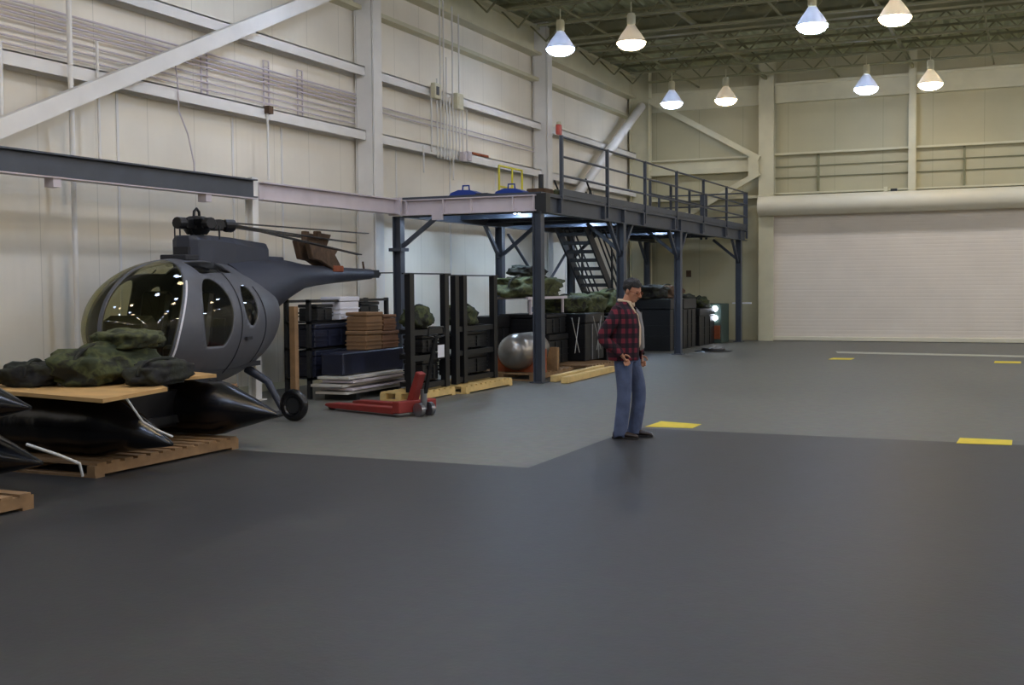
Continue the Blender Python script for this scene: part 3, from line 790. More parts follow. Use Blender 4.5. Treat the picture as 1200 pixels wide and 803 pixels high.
for a in (-100, 60, 0, 180):
    a = math.radians(a); d_ = Vector((math.cos(a), math.sin(a), 0)) * .32
    MB().cyl(hub + d_ + Vector((0, 0, -.2)), hub + d_ + Vector((0, 0, -.02)), .01, n=6).build('pitch_link', MAT['dark'], he)
m = MB(); m.tube([hub + Vector((0, -.17, -.06)), hub + Vector((0, -.12, -.14)), hub + Vector((0, -.05, -.17))], .025, 8); m.tube([hub + Vector((0, .17, -.06)), hub + Vector((0, .12, -.14)), hub + Vector((0, .05, -.17))], .025, 8); m.build('swashplate', MAT['black'], he, smooth=True)
for (p, q) in (((-9.75, 12.75, 2.555), (-9.5, 16.95, 2.58)), ((-9.7, 12.75, 2.52), (-9.58, 16.6, 2.41)), ((-9.6, 12.55, 2.52), (-9.28, 16.1, 2.20)), ((-9.95, 12.75, 2.53), (-10.0, 16.2, 2.45))):
    MB().bar(p, q, .10, .014).build('rotor_blade', MAT['dark'], he)
# blade rack on the boom
P = [(y + 1.1, z - .0) for y, z in [(14.28, 2.56), (14.42, 2.56), (14.42, 2.53), (14.80, 2.52), (14.62, 2.33), (15.08, 2.29), (14.95, 2.2), (15.18, 2.02), (15.25, 1.94), (14.95, 1.93), (14.75, 2.0), (14.4, 2.1), (14.1, 2.12), (13.95, 2.4), (14.28, 2.42)]]
MB().prism(P, lambda y, z: (hx + .05, y, z), lambda y, z: (hx + .13, y, z)).build('blade_rack', MAT['brown'], he, bevel=.01)
MB().prism([(y - .05, z) for y, z in P], lambda y, z: (hx - .13, y, z), lambda y, z: (hx - .05, y, z)).build('blade_rack', MAT['brown'], he, bevel=.01)
MB().box(hx - .14, 15.95, 1.93, hx + .14, 16.35, 2.03).build('rack_clamp', MAT['orange'], he, bevel=.01)
# skids
for s in (-1, 1):
    X = hx + s * .92
    MB().tube([(X, 10.35, .2), (X, 10.45, .09), (X, 10.65, .045), (X, 13.1, .045)], .04, 10).build('skid', MAT['helidark'], he, smooth=True)
    for y in (11.0, 12.5): MB().tube([(hx + s * .4, y, .62), (hx + s * .7, y, .45), (X, y, .06)], [.06, .05, .04], 10).build('skid_strut', MAT['heli'], he, smooth=True)

he.matrix_world = Matrix.Translation((hx, 12.0, 0)) @ Matrix.Rotation(math.radians(9), 4, 'Z') @ Matrix.Translation((-hx, -12.0, 0))

# ------------------------------------------------------------------ pallets
def pallet(loc, sx, sy, label, rz=0, h=.13, mat='wood', group='wooden pallets'):
    t = thing('pallet', label, 'pallet', (*loc, 0), rz, group)
    n = max(5, int(sy / .17))
    for i in range(n):
        y = -sy / 2 + (i + .5) * sy / n
        MB().box(-sx / 2, y - .055, h - .022, sx / 2, y + .055, h).build('deck_board', MAT[mat], t)
    for x in (-sx / 2 + .05, 0, sx / 2 - .05):
        MB().box(x - .045, -sy / 2, .022, x + .045, sy / 2, h - .022).build('stringer', MAT[mat], t)
    for y in (-sy / 2 + .06, sy / 2 - .06):
        MB().box(-sx / 2, y - .055, 0, sx / 2, y + .055, .022).build('bottom_board', MAT[mat], t)
    return t
pallet((-8.55, 8.88), 1.9, 2.05, 'long wooden pallet under the black boat in front of the helicopter')
pallet((-7.98, 5.55), 1.95, 2.1, 'wooden pallet under the stack of two black boats, at the frame edge')

# ------------------------------------------------------------------ inflatable boats
def boat(loc, beam, label, rz=0, sz=1.0):
    t = thing('inflatable_boat', label, 'inflatable boat', loc, rz, 'black inflatable boats on pallets')
    # local: stern cones at +x, tubes along x, bow joined at -x
    t.scale = (1, 1, sz)
    R_ = .29; hy = beam / 2 - R_
    pts = [(1.82, -hy, -.15), (1.5, -hy, -.075), (1.15, -hy, -.012), (1.02, -hy, 0), (-.9, -hy, 0)]
    rs = [.012, .14, .262, R_, R_]
    for k in range(1, 10):
        a = PI * k / 10
        pts.append((-.9 - math.sin(a) * .75, -hy * math.cos(a), .06 * math.sin(a))); rs.append(R_)
    pts += [(-.9, hy, 0), (1.02, hy, 0), (1.15, hy, -.004), (1.5, hy, -.025), (1.82, hy, -.05)]; rs += [R_, R_, .262, .14, .012]
    m = MB(); 
    # densify
    P2 = []; R2 = []
    for i in range(len(pts) - 1):
        a, b = Vector(pts[i]), Vector(pts[i + 1]); nn = max(1, int((b - a).length / .08))
        for j in range(nn):
            q = a.lerp(b, j / nn); P2.append(q); R2.append(rs[i] + (rs[i + 1] - rs[i]) * j / nn)
    P2.append(Vector(pts[-1])); R2.append(rs[-1])
    R3 = [r * (1 + .05 * noise.noise(p * 5)) for p, r in zip(P2, R2)]
    m.tube(P2, R3, 28)
    m.build('buoyancy_tube', MAT['rubber'], t, smooth=True)
    MB().box(-1.3, -hy + .1, -.14, .75, hy - .1, -.06).build('floor_board', MAT['dark'], t)
    MB().box(.62, -hy + .15, -.18, .70, hy - .15, .2).build('transom', MAT['black'], t, bevel=.01)
    for s in (-1, 1):
        MB().tube([(-.8 + .06 * k, s * (hy + .12 + .1), .1 + (.035 * math.cos(k * 1.3))) for k in range(24)], .012, 6).build('grab_line', MAT['rubber'], t, smooth=True)
        MB().tube([(1.82, s * hy, -.14 if s < 0 else -.04), (1.5, s * hy, .068 if s < 0 else .118), (1.15, s * hy, .252), (.95, s * hy, .293)], .012, 6).build('seam_tape', MAT['dark'], t, smooth=True)
        MB().cyl((1.08, s * hy - .2, .05), (1.08, s * hy - .235, .06), .02, n=10).build('valve', MAT['steel'], t)
    return t
boat((-8.9, 9.08, .423), 2.2, 'black inflatable boat on a pallet in front of the helicopter, plywood laid across it')
boat((-8.9, 5.95, .36), 2.2, 'lower of the two stacked black inflatable boats at the frame edge', sz=.76)
boat((-8.93, 5.9, .80), 2.16, 'upper of the two stacked black inflatable boats at the frame edge', sz=.76)
# plywood laid over boat
m = MB(); m.prism([(-9.4, 8.0), (-7.2, 7.55), (-7.45, 8.65), (-9.0, 9.9)], lambda x, y: (x, y, .715), lambda x, y: (x, y, .75))
tag(m.build('plywood_sheet', MAT['ply']), 'yellowish plywood sheet laid on the black boat under the camouflage duffels', 'plywood')
m = MB(); m.prism([(-8.6, 9.1), (-7.9, 8.95), (-7.75, 9.75), (-8.4, 10.0)], lambda x, y: (x, y, .755), lambda x, y: (x, y, .775 + .02 * (y - 9)))
tag(m.build('plywood_board', MAT['ply']), 'small tilted plywood board beside the duffel pile, before the helicopter door', 'plywood')
tag(MB().tube([(-7.33, 7.95, .74), (-7.22, 8.05, .5), (-7.22, 8.2, .42), (-7.1, 8.3, .34)], .011, 6).build('tie_rope', MAT['rope'], smooth=True), 'white rope hanging from the plywood to the boat cone in front of the helicopter', 'rope')
tag(MB().tube([(-7.5, 7.0, .42), (-7.25, 7.1, .33), (-7.15, 7.22, .25), (-7.15, 7.25, .14)], .013, 6).build('tie_rope', MAT['rope'], smooth=True), 'white rope running down to the pallet between the two boat piles', 'rope')
# duffels over the plywood
bag('duffel_bag', (-8.45, 8.95, .75), (.75, 1.3, .42), 'large camouflage duffel lying at the base of the pile on the plywood', 'bag', MAT['camo'], 1, .15, 'duffels on the plywood', 1)
bag('duffel_bag', (-8.4, 9.2, 1.08), (.6, .9, .22), 'olive camouflage bag draped on top of the duffel pile before the helicopter nose', 'bag', MAT['olive'], 2, .3, 'duffels on the plywood', 0)
bag('duffel_bag', (-7.8, 8.95, .75), (.4, .8, .26), 'dark green duffel at the near side of the pile, against the big one', 'bag', MAT['olivedk'], 6, .1, 'duffels on the plywood', 1)
bag('duffel_bag', (-8.85, 8.35, .75), (.6, .5, .26), 'dark rolled duffel at the end of the plywood nearest the stacked boats', 'bag', MAT['olivedk'], 8, .4, 'duffels on the plywood', 1)
bag('duffel_bag', (-8.15, 6.75, 1.01), (.35, .5, .17), 'small dark bag on the stacked boats, beside the plywood', 'bag', MAT['olivedk'], 9, .1, 'bags on the stacked boats', 0)
bag('duffel_bag', (-7.8, 6.6, 1.01), (.3, .3, .15), 'small dark bag on the stacked boats, next to the frame edge', 'bag', MAT['olivedk'], 10, .1, 'bags on the stacked boats', 0)

# folded cardboard box, rolled rubber behind the boat
cb = thing('cardboard_box', 'open cardboard box with flaps behind the boat cone under the helicopter', 'box', (-8.8, 10.95, 0), .3)
MB().box(-.2, -.25, 0, .2, .25, .42).build('carton', MAT['card'], cb)
for a, b in (((-.2, -.25, .42), (-.38, -.3, .5)), ((.2, -.25, .42), (.35, -.4, .56)), ((0, .25, .42), (0, .5, .52))):
    MB().bar(a, b, .3, .01).build('flap', MAT['card'], cb)
tr = thing('spare_tyre', 'black rubber tyre standing on the floor behind the boat cone', 'tyre', (-8.5, 12.2, .2))
MB().tube([(math.cos(a) * .15, 0, math.sin(a) * .15) for a in [2 * PI * k / 28 for k in range(28)]], .055, 12, closed=True).build('tread_ring', MAT['rubber'], tr, smooth=True)
MB().cyl((0, -.03, 0), (0, .03, 0), .10, n=20).build('rim', MAT['dark'], tr)

# ------------------------------------------------------------------ stores behind the tail
tp = thing('timber_post', 'thin rough timber upright standing on the floor under the tail boom', 'post', (-9.35, 13.45, 0))
MB().box(-.045, -.045, 0, .045, .045, 1.42).build('upright', MAT['wood'], tp, bevel=.004)
MB().box(-.2, -.045, .0, .2, -.0, .05).build('foot', MAT['wood'], tp)
sr = thing('storage_rack', 'dark open shelving frame against the wall under the tail boom', 'shelf')
for x in (-10.35, -9.95):
    for y in (14.7, 17.0): MB().box(x - .03, y - .03, 0, x + .03, y + .03, 1.5).build('upright', MAT['dark'], sr)
for z in (.3, .75, 1.15, 1.47):
    m = MB(); m.box(-10.38, 14.67, z - .02, -10.32, 17.03, z + .02); m.box(-9.98, 14.67, z - .02, -9.92, 17.03, z + .02)
    if z < 1.3: m.box(-10.38, 14.67, z, -9.92, 17.03, z + .015)
    m.build('shelf', MAT['dark'], sr)
def crate(name, lo, hi, label, mat, cat='crate', group=None, bands=2, lid=True, bandmat=None):
    c = ((lo[0] + hi[0]) / 2, (lo[1] + hi[1]) / 2, lo[2]); sx, sy, sz = (hi[i] - lo[i] for i in range(3))
    t = thing(name, label, cat, c, 0, group)
    zt = sz * (.8 if lid else 1)
    MB().box(-sx / 2, -sy / 2, 0, sx / 2, sy / 2, zt - (.006 if lid else 0)).build('box_body', mat, t, bevel=.012)
    if lid: MB().box(-sx / 2 - .012, -sy / 2 - .012, zt, sx / 2 + .012, sy / 2 + .012, sz).build('lid', mat, t, bevel=.012)
    for k in range(bands):
        y = -sy / 2 + sy * (k + 1) / (bands + 1)
        MB().box(sx / 2, y - .03, .02, sx / 2 + .02, y + .03, zt - .03).build('latch', bandmat or mat, t)
    for z in (.35, .6): MB().box(-sx / 2 - .01, -sy / 2 - .01, zt * z - .01, sx / 2 + .01, sy / 2 + .01, zt * z + .01).build('rib', mat, t)
    return t
G = 'dark crates on the shelving frame'
for y0, y1, z0, z1, lab in ((14.78, 15.8, .32, .72, 'navy crate on the lowest shelf of the dark rack, nearer end'), (15.9, 16.9, .32, .70, 'navy crate on the lowest shelf of the dark rack, farther end'), (14.78, 15.9, .77, 1.12, 'navy crate on the middle shelf of the dark rack, nearer end'), (16.0, 16.9, .77, 1.08, 'navy crate on the middle shelf of the dark rack, farther end')):
    crate('storage_crate', (-10.3, y0, z0), (-9.9, y1, z1), lab, MAT['navy'], group=G)
for y0, y1, z0, z1, lab in ((14.95, 15.35, 1.17, 1.42, 'dark box on the top shelf beside the white one'), (16.2, 16.75, 1.17, 1.44, 'dark box on the top shelf at its farther end')):
    crate('storage_crate', (-10.3, y0, z0), (-9.95, y1, z1), lab, MAT['dark'], group=G, bands=1)
wb = crate('white_carton', (-10.25, 15.5, 1.17), (-9.9, 16.05, 1.53), 'white carton on top of the dark shelving frame', MAT['paper'], 'box', bands=0)
for k, (y0, y1, z0, z1) in enumerate(((15.3, 15.78, .705, 1.0), (15.8, 16.3, .705, .98), (15.32, 15.8, 1.005, 1.29), (15.84, 16.22, .985, 1.24))):
    crate('brown_carton', (-9.74, y0 + .1, z0), (-9.38, y1 + .1, z1), ['lower', 'lower', 'upper', 'upper'][k] + ' brown carton at the ' + ['near', 'far', 'near', 'far'][k] + ' end of the carton stack on the long dark case', MAT['cartonb'] if k % 2 else MAT['card'], 'box', 'brown cartons under the tail', bands=0)
# pale board stack on the floor
for k in range(5):
    z = .10 + k * .055; o = (.0, .05, -.04, .06, .02)[k]
    m = MB(); m.box(-9.75 + o, 14.55 + o * 1.5, z, -9.2 + o, 16.6 - .08 * k, z + .035)
    tag(m.build('pale_board', MAT['sheetw'] if k % 2 == 0 else MAT['pale']), ['lowest', 'second from the bottom', 'middle', 'second from the top', 'topmost'][k] + ' of the pale boards stacked by the red pallet jack', 'board', 'pale boards on the floor')
for y, w_ in ((14.85, 'nearer'), (16.1, 'farther')):
    tag(MB().box(-9.75, y - .05, 0, -9.2, y + .05, .095).build('timber_block', MAT['dark']), w_ + ' dark block lying under the pale board stack', 'block', 'blocks under the pale boards')
tag(MB().box(-9.75, 14.7, .362, -9.35, 16.5, .70).build('dark_case', MAT['navy'], bevel=.02), 'long flat dark case on top of the pale board stack', 'case')

# ------------------------------------------------------------------ pallet jack
pj_ = thing('pallet_jack', 'red pallet jack with low forks parked before the black racks', 'pallet jack', (-7.45, 13.33, 0), math.radians(-19))
for s in (-.24, .24):
    m = MB(); m.prism([(-1.42, .06), (-1.27, .03), (0, .03), (0, .12), (-1.27, .1), (-1.39, .09)], lambda x, z: (x, s - .085, z), lambda x, z: (x, s + .085, z)); m.build('fork', MAT['red'], pj_, bevel=.008)
    MB().cyl((-1.35, s - .04, .035), (-1.35, s + .04, .035), .035, n=14).build('load_roller', MAT['dark'], pj_, smooth=True)
MB().prism([(-.06, .08), (.05, .08), (.24, .55), (.16, .58), (-.02, .2)], lambda x, z: (x, -.06, z), lambda x, z: (x, .06, z)).build('lift_frame', MAT['red'], pj_, bevel=.01)
MB().box(0, -.33, .05, .14, .33, .2).build('heel_block', MAT['red'], pj_, bevel=.01)
MB().cyl((.25, 0, .09), (.25, 0, .35), .045, n=12).build('hydraulic_ram', MAT['steel'], pj_, smooth=True)
for s in (-.09, .09):
    MB().cyl((.26, s - .03, .09), (.26, s + .03, .09), .09, n=20).build('steer_wheel', MAT['steel'], pj_, smooth=True)
MB().bar((.28, 0, .3), (.50, 0, 1.05), .05, .03).build('handle_bar', MAT['black'], pj_)
MB().tube([(.50, -.12, 1.16), (.50, -.14, 1.05), (.49, 0, 1.02), (.50, .14, 1.05), (.50, .12, 1.16), (.50, -.12, 1.16)], .014, 8).build('grip', MAT['black'], pj_, smooth=True)

# ------------------------------------------------------------------ black frame racks
def frame_rack(y0, y1, h, label, extra=None):
    t = thing('equipment_rack', label, 'rack', (0, 0, 0), 0, 'black steel equipment racks')
    x0, x1 = -8.74, -8.3
    for y in (y0, y1):
        for x in ((x0, x1) if y == y1 else (x1,)):
            MB().bar((x, y, .14), (x, y, h if x == x1 else 1.02), .09, .13).build('upright', MAT['black'], t)
    if extra:
        MB().bar((x1, extra, .14), (x1, extra, h), .07, .07).build('upright', MAT['black'], t)
        MB().bar((x1, y0 + .28, .14), (x1, y0 + .28, h), .09, .12).build('upright', MAT['black'], t)
    for x in (x1,): MB().bar((x, y0 - .2, h), (x, y1 + .2, h), .03, .02).build('top_rail', MAT['dark'], t)
    for z in (.2, .62, 1.0):
        m = MB()
        for x in (x0, x1): m.bar((x, y0 if x == x1 else y1 - .6, z), (x, y1, z), .05, .08)
        m.bar((x0, y1 - .6, z), (x1, y1 - .6, z), .05, .06)
        m.bar((x0, y1, z), (x1, y1, z), .05, .08)
        m.build('cross_rail', MAT['black'], t)
    return t
frame_rack(14.85, 15.95, 1.87, 'black steel equipment rack with tall uprights beside the pallet jack')
frame_rack(16.3, 17.72, 1.85, 'black steel equipment rack with tall uprights next to the mezzanine corner post', extra=16.3)
lb = MB().box(-8.255, 15.62, .60, -8.245, 15.82, .79).build('paper_notice', MAT['paper']); lb.location = (.0, 0, 0); tag(lb, 'white paper notice stuck on the black rack beside its crates', 'notice')
for (y0, y1, z0, z1, lab) in ((15.36, 15.85, .26, .58, 'black crate low inside the rack by the pallet jack'), (15.36, 15.85, .68, .95, 'black crate high inside the rack by the pallet jack'), (16.45, 17.6, .26, .58, 'black crate low inside the rack by the mezzanine post'), (16.45, 17.6, .68, .95, 'black crate high inside the rack by the mezzanine post')):
    crate('black_crate', (-8.70 if y0 < 16 else -8.68, y0, z0), (-8.37, y1, z1), lab, MAT['black'], group='black crates in the frame racks')
bag('duffel_bag', (-8.55, 15.55, 1.05), (.4, .6, .36), 'dark camouflage bag inside the rack by the pallet jack', 'bag', MAT['camo'], 21, 0, 'bags in the frame racks', 1)
bag('duffel_bag', (-8.55, 17.0, 1.05), (.4, .9, .36), 'olive and yellowish bag inside the rack by the mezzanine post', 'bag', MAT['camo'], 22, 0, 'bags in the frame racks', 1)
pallet((-8.5, 15.45), .62, 1.25, 'wooden pallet under the black rack beside the pallet jack', mat='woody')
pallet((-8.5, 17.05), .9, 1.75, 'yellowish pallet under the black rack at the mezzanine post', mat='woody')

# ------------------------------------------------------------------ round tank, timbers, black cargo with green bundles
pallet((-8.65, 19.7), 1.3, 1.9, 'wooden pallet under the silver tank', mat='wood')
tk = thing('silver_tank', 'silver dome-ended tank lying in a brown wooden cradle under the mezzanine', 'tank', (-8.45, 19.0, .5))
prof = [(0, -.32), (.12, -.30), (.22, -.25), (.3, -.15), (.33, 0), (.33, .7), (.3, .85), (.15, .98), (0, 1.0)]
m = MB(); m.lathe(prof, n=32)
m.v = [(x, z, y) for x, y, z in m.v]; m.build('vessel', MAT['silver'], tk, smooth=True)
for y in (.15, .75):
    m = MB(); m.prism([(-.5, -.37), (.5, -.37), (.5, .05), (.36, .05), (.3, -.15), (.15, -.3), (-.15, -.3), (-.3, -.15), (-.36, .05), (-.5, .05)], lambda x, z: (x, y - .05, z), lambda x, z: (x, y + .05, z)); m.build('cradle_block', MAT['orange'] if y < .3 else MAT['wood'], tk)
for x, o in ((-7.62, 0), (-7.32, -.25)):
    m = MB(); m.bar((x, 18.7 + o, .06), (x - .12, 21.5 + o, .06), .12, .11); tag(m.build('timber_beam', MAT['woody'], bevel=.005), 'long yellow timber on the floor, the one %s the silver tank' % ('nearer' if o == 0 else 'farther from'), 'timber', 'long timbers on the floor')
pallet((-8.3, 21.9), 1.0, 1.6, 'brown pallet holding black cargo beyond the silver tank')
G = 'black cargo cases under the mezzanine'
caselist = [
 (-9.7, 20.9, .14, -8.6, 21.9, .72, 'black cargo case low on the pallet just beyond the silver tank'),
 (-9.65, 20.9, .73, -8.65, 21.9, 1.12, 'black cargo case stacked above the one just beyond the silver tank'),
 (-9.6, 22.1, .14, -8.3, 23.2, 1.10, 'tall black cargo case behind the long timbers'),
 (-9.6, 23.4, .0, -8.3, 24.5, 1.0, 'black cargo case behind the standing man\'s back, nearer one'),
 (-9.3, 24.7, .0, -8.3, 25.8, 1.05, 'black cargo case behind the standing man\'s head'),
 (-9.6, 28.3, .0, -8.35, 29.3, 1.32, 'tall black case just past the man\'s chest side'),
 (-9.6, 29.5, .0, -8.35, 30.7, 1.30, 'tall black case second past the man'),
 (-9.5, 30.9, .0, -8.3, 32.5, 1.02, 'lower black case before the green locker'),
 (-9.5, 20.0, .75, -8.95, 20.8, 1.05, 'black case behind the tank cradle')]
for c in caselist:
    if c[-1].startswith('black case behind the tank'):
        crate('cargo_case', (-9.9, 19.9, 0), (-9.4, 20.8, 1.1), c[-1], MAT['black'], group=G, bandmat=MAT['dark'])
    else: crate('cargo_case', c[:3], c[3:6], c[6], MAT['black'], group=G, bandmat=MAT['steel'] if '22' in str(c[1]) else MAT['dark'])
G = 'green bundles on the black cases'
for i, (x, y, z, dx, dy, dz, mt, lab) in enumerate((
 (-9.15, 21.2, 1.45, 1.0, 2.3, .48, 'olive', 'big olive netting bundle piled highest, behind the mezzanine corner post'),
 (-9.15, 21.15, 1.86, .55, 1.1, .24, 'olivedk', 'small dark bundle crowning the big olive netting bundle'),
 (-9.1, 22.9, 1.1, .9, 1.2, .40, 'camo', 'camouflage bundle on the tall black case at the stair foot'),
 (-9.0, 24.0, 1.0, .8, 1.2, .55, 'olive', 'olive bundle on the cases behind the man\'s back'),
 (-8.9, 25.3, 1.05, .8, 1.3, .55, 'olive', 'long olive bundle just behind the man\'s head'),
 (-9.0, 28.8, 1.32, .8, 1.2, .38, 'olivedk', 'dark green bundle on the tall case just past the man\'s face'),
 (-9.0, 30.1, 1.30, .8, 1.3, .40, 'brown', 'brownish rolled bundle on the second tall case past the man'),
 (-8.9, 31.3, 1.02, .7, 1.1, .44, 'olivedk', 'dark green bundle on the lower case before the green locker'),
 (-8.7, 32.25, 1.02, .6, .7, .34, 'camo', 'leafy camouflage bundle at the far end beside the green locker'))):
    bag('cargo_bundle', (x, y, z), (dx, dy, dz), lab, 'bundle', MAT[mt], 30 + i, 0, G, 1 if i % 2 == 0 else 0, amp=.2)
# trestle carrying the netting bundle
te = thing('metal_trestle', 'pale metal trestle holding the big netting bundle above the black cases', 'trestle', (0, 0, 0))
for y in (20.35, 22.0):
    for x in (-9.5, -8.75): MB().bar((x, y, 1.13), (x, y, 1.45), .04, .04).build('leg', MAT['pale'], te)
for x in (-9.5, -8.75): MB().bar((x, 20.2, 1.44), (x, 22.2, 1.44), .05, .05).build('top_bar', MAT['pale'], te)
# tie straps across the cases
for i, (y, dy) in enumerate(((21.2, .35), (21.6, -.3), (22.4, .4), (22.9, -.35), (23.8, .3), (24.3, -.3))):
    tag(MB().tube([(-8.24, y, 1.04), (-8.22, y + dy, .35)], .007, 6).build('tie_strap', MAT['strap'], smooth=True), 'thin pale strap slanting across the black cargo cases behind the man', 'strap', 'pale straps on the black cases')
gl = thing('green_locker', 'grey-green cabinet with two small round lights at the far end of the stores', 'cabinet', (-8.45, 33.0, 0))
MB().box(-.35, -.42, 0, .35, .42, 1.12).build('cabinet_body', MAT['greenbox'], gl, bevel=.02)
MB().box(-.36, -.46, .1, .0, -.425, 1.05).build('cabinet_door', MAT['greenbox'], gl)
MB().box(.02, -.46, .12, .3, -.42, .5).build('orange_panel', MAT['orange'], gl)
wl = emit('beacon_glow', (235, 240, 255), 7)
for z in (.72, .98): MB().cyl((.15, -.42, z), (.15, -.47, z), .075, n=18).build('round_light', wl, gl, smooth=True)
fd = thing('floor_disc', 'flat black disc base lying on the floor before the green locker', 'disc', (-7.3, 28.5, 0))
MB().lathe([(0, .05), (.1, .05), (.15, .03), (.45, .02), (.47, .0), (0, .0)], n=32).build('disc_plate', MAT['dark'], fd, smooth=True)
MB().lathe([(.1, .05), (.12, .09), (.28, .09), (.3, .04)], n=24).build('disc_ring', MAT['black'], fd, smooth=True)
ws = tag(MB().box(-8.05, 33.6, 1.1, -7.5, 33.66, 1.14).build('white_barrier_bar', MAT['paper']), 'thin white bar between the green locker and the wide column', 'bar')
# small wall sign by corner
tag(MB().box(-9.7, YF - .03, 1.9, -9.55, YF - .005, 2.1).build('wall_plate', MAT['brown']), 'small brown plate on the far wall under the mezzanine', 'plate')

# ------------------------------------------------------------------ the man
pr = thing('person', 'man in a red and black plaid jacket and jeans standing looking down', 'person', (-4.09, 12.15, 0), math.radians(2))
def limb(m, pts, rs, n=14, sub=6):
    pts = [Vector(p) for p in pts]; P2 = []; R2 = []
    for i in range(len(pts) - 1):
        p0 = pts[max(i - 1, 0)]; p1 = pts[i]; p2 = pts[i + 1]; p3 = pts[min(i + 2, len(pts) - 1)]
        for j in range(sub):
            t = j / sub
            q = .5 * ((2 * p1) + (p2 - p0) * t + (2 * p0 - 5 * p1 + 4 * p2 - p3) * t * t + (-p0 + 3 * p1 - 3 * p2 + p3) * t ** 3)
            P2.append(q)
            a = rs[i]; b = rs[i + 1]
            a = a if isinstance(a, tuple) else (a, a); b = b if isinstance(b, tuple) else (b, b)
            R2.append((a[0] + (b[0] - a[0]) * t, a[1] + (b[1] - a[1]) * t))
    P2.append(pts[-1]); e = rs[-1]; R2.append(e if isinstance(e, tuple) else (e, e))
    m.tube(P2, R2, n); return m
def vstack(m, secs, n=28, mi=0):
    # secs: (z, cx, cy, rx, ry)
    out = []
    for i in range(len(secs) - 1):
        for j in range(5):
            t = j / 5; a = secs[i]; b = secs[i + 1]; s = t * t * (3 - 2 * t)
            out.append(tuple(a[k] + (b[k] - a[k]) * (t if k == 0 else s) for k in range(5)))
    out.append(secs[-1])
    m.rings([[(cx + rx * math.cos(2 * PI * k / n), cy + ry * math.sin(2 * PI * k / n), z) for k in range(n)] for z, cx, cy, rx, ry in out], n, mi=mi)
    return m
def ball(m, c, r, n=16):
    rx, ry, rz_ = r if isinstance(r, tuple) else (r, r, r)
    rings = [[(c[0] + rx * math.sin(PI * i / n) * math.cos(2 * PI * k / n), c[1] + ry * math.sin(PI * i / n) * math.sin(2 * PI * k / n), c[2] + rz_ * math.cos(PI * i / n)) for k in range(n)] for i in range(1, n)]
    m.rings(rings, n); return m
H0 = Vector((.075, 0, 1.615)); TILT = math.radians(18)
RT = Matrix.Rotation(TILT, 3, 'Y') @ Matrix.Identity(3)
RZ = Matrix.Rotation(math.radians(-14), 3, 'Z')
def hp(p): return H0 + RZ @ (RT @ Vector(p))
b = MB()
# head in its own frame then tilted
hm = MB()
ball(hm, (-.005, 0, .03), (.098, .076, .098)); ball(hm, (.022, 0, -.025), (.072, .064, .088)); ball(hm, (.05, 0, -.085), (.036, .042, .032))
limb(hm, [(.088, 0, .02), (.106, 0, -.014), (.118, 0, -.030), (.098, 0, -.042)], [.009, .012, .016, .010], 10, 3)
for s in (-1, 1):
    ball(hm, (-.012, s * .078, -.01), (.02, .011, .033), 10); ball(hm, (.113, s * .012, -.033), (.008, .009, .007), 8)
    ball(hm, (.052, s * .042, -.02), (.03, .022, .022), 10)
ball(hm, (.092, 0, -.058), (.012, .024, .006), 10); ball(hm, (.09, 0, -.069), (.012, .02, .006), 10)
ball(hm, (.078, 0, .022), (.018, .052, .010), 10)
b.add([hp(p) for p in hm.v], hm.f)
limb(b, [(.0, 0, 1.40), (.015, 0, 1.48), (.045, 0, 1.56)], [(.06, .06), (.056, .056), (.055, .055)], 14)
vstack(b, [(.88, 0, 0, .09, .15), (1.0, 0, 0, .10, .14), (1.2, 0, 0, .11, .16), (1.36, -.01, 0, .10, .17), (1.43, -.01, 0, .06, .10)])
def hand(m, w, d, curl, side, s=1.0):
    """palm from the wrist w along d, five fingers curled by an angle, thumb leaves the side"""
    w = Vector(w); d = Vector(d).normalized(); n_ = Vector(side).normalized(); n_ = (n_ - d * n_.dot(d)).normalized(); c = d.cross(n_).normalized()
    limb(m, [w, w + d * .04, w + d * .085], [(.022, .026), (.038, .016), (.038, .014)], 12, 3)
    for k, L_ in enumerate((.070, .078, .074, .058)):
        o = w + d * .08 + n_ * (.028 - .019 * k)
        a1, a2 = curl * .6, curl * 1.3
        p1 = o + (d * math.cos(a1) + c * math.sin(a1)) * L_ * .5
        p2 = p1 + (d * math.cos(a2) + c * math.sin(a2)) * L_ * .5
        limb(m, [o, p1, p2], [.0095, .0088, .007], 8, 3)
    o = w + d * .025 + n_ * .03
    limb(m, [o, o + n_ * .025 + d * .03, o + n_ * .03 + d * .062 + c * .01], [.012, .0105, .008], 8, 3)
RS, RE, RW = Vector((-.03, -.19, 1.385)), Vector((-.17, -.27, 1.11)), Vector((.02, -.245, .93))
LS, LE, LW = Vector((-.01, .19, 1.385)), Vector((.0, .29, 1.10)), Vector((.10, .24, .90))
limb(b, [RS, RE, RW], [.05, .042, .028], 12); limb(b, [LS, LE, LW], [.05, .042, .028], 12)
hand(b, RW, (.55, .25, -.8), .7, (.8, 0, .55)); hand(b, LW, (.3, -.1, -.9), .6, (.9, 0, .3))
for s, kn, an in ((-1, (.01, -.11, .49), (-.03, -.11, .09)), (1, (.11, .11, .49), (.07, .11, .09))):
    limb(b, [(0, s * .085, .93), kn, an], [.08, .052, .036], 12)
bo = b.build('body', MAT['skin'], pr, smooth=True)
rm = bo.modifiers.new('unify', 'REMESH'); rm.mode = 'VOXEL'; rm.voxel_size = .006; rm.use_smooth_shade = True
sm_ = bo.modifiers.new('soft', 'SMOOTH'); sm_.iterations = 4
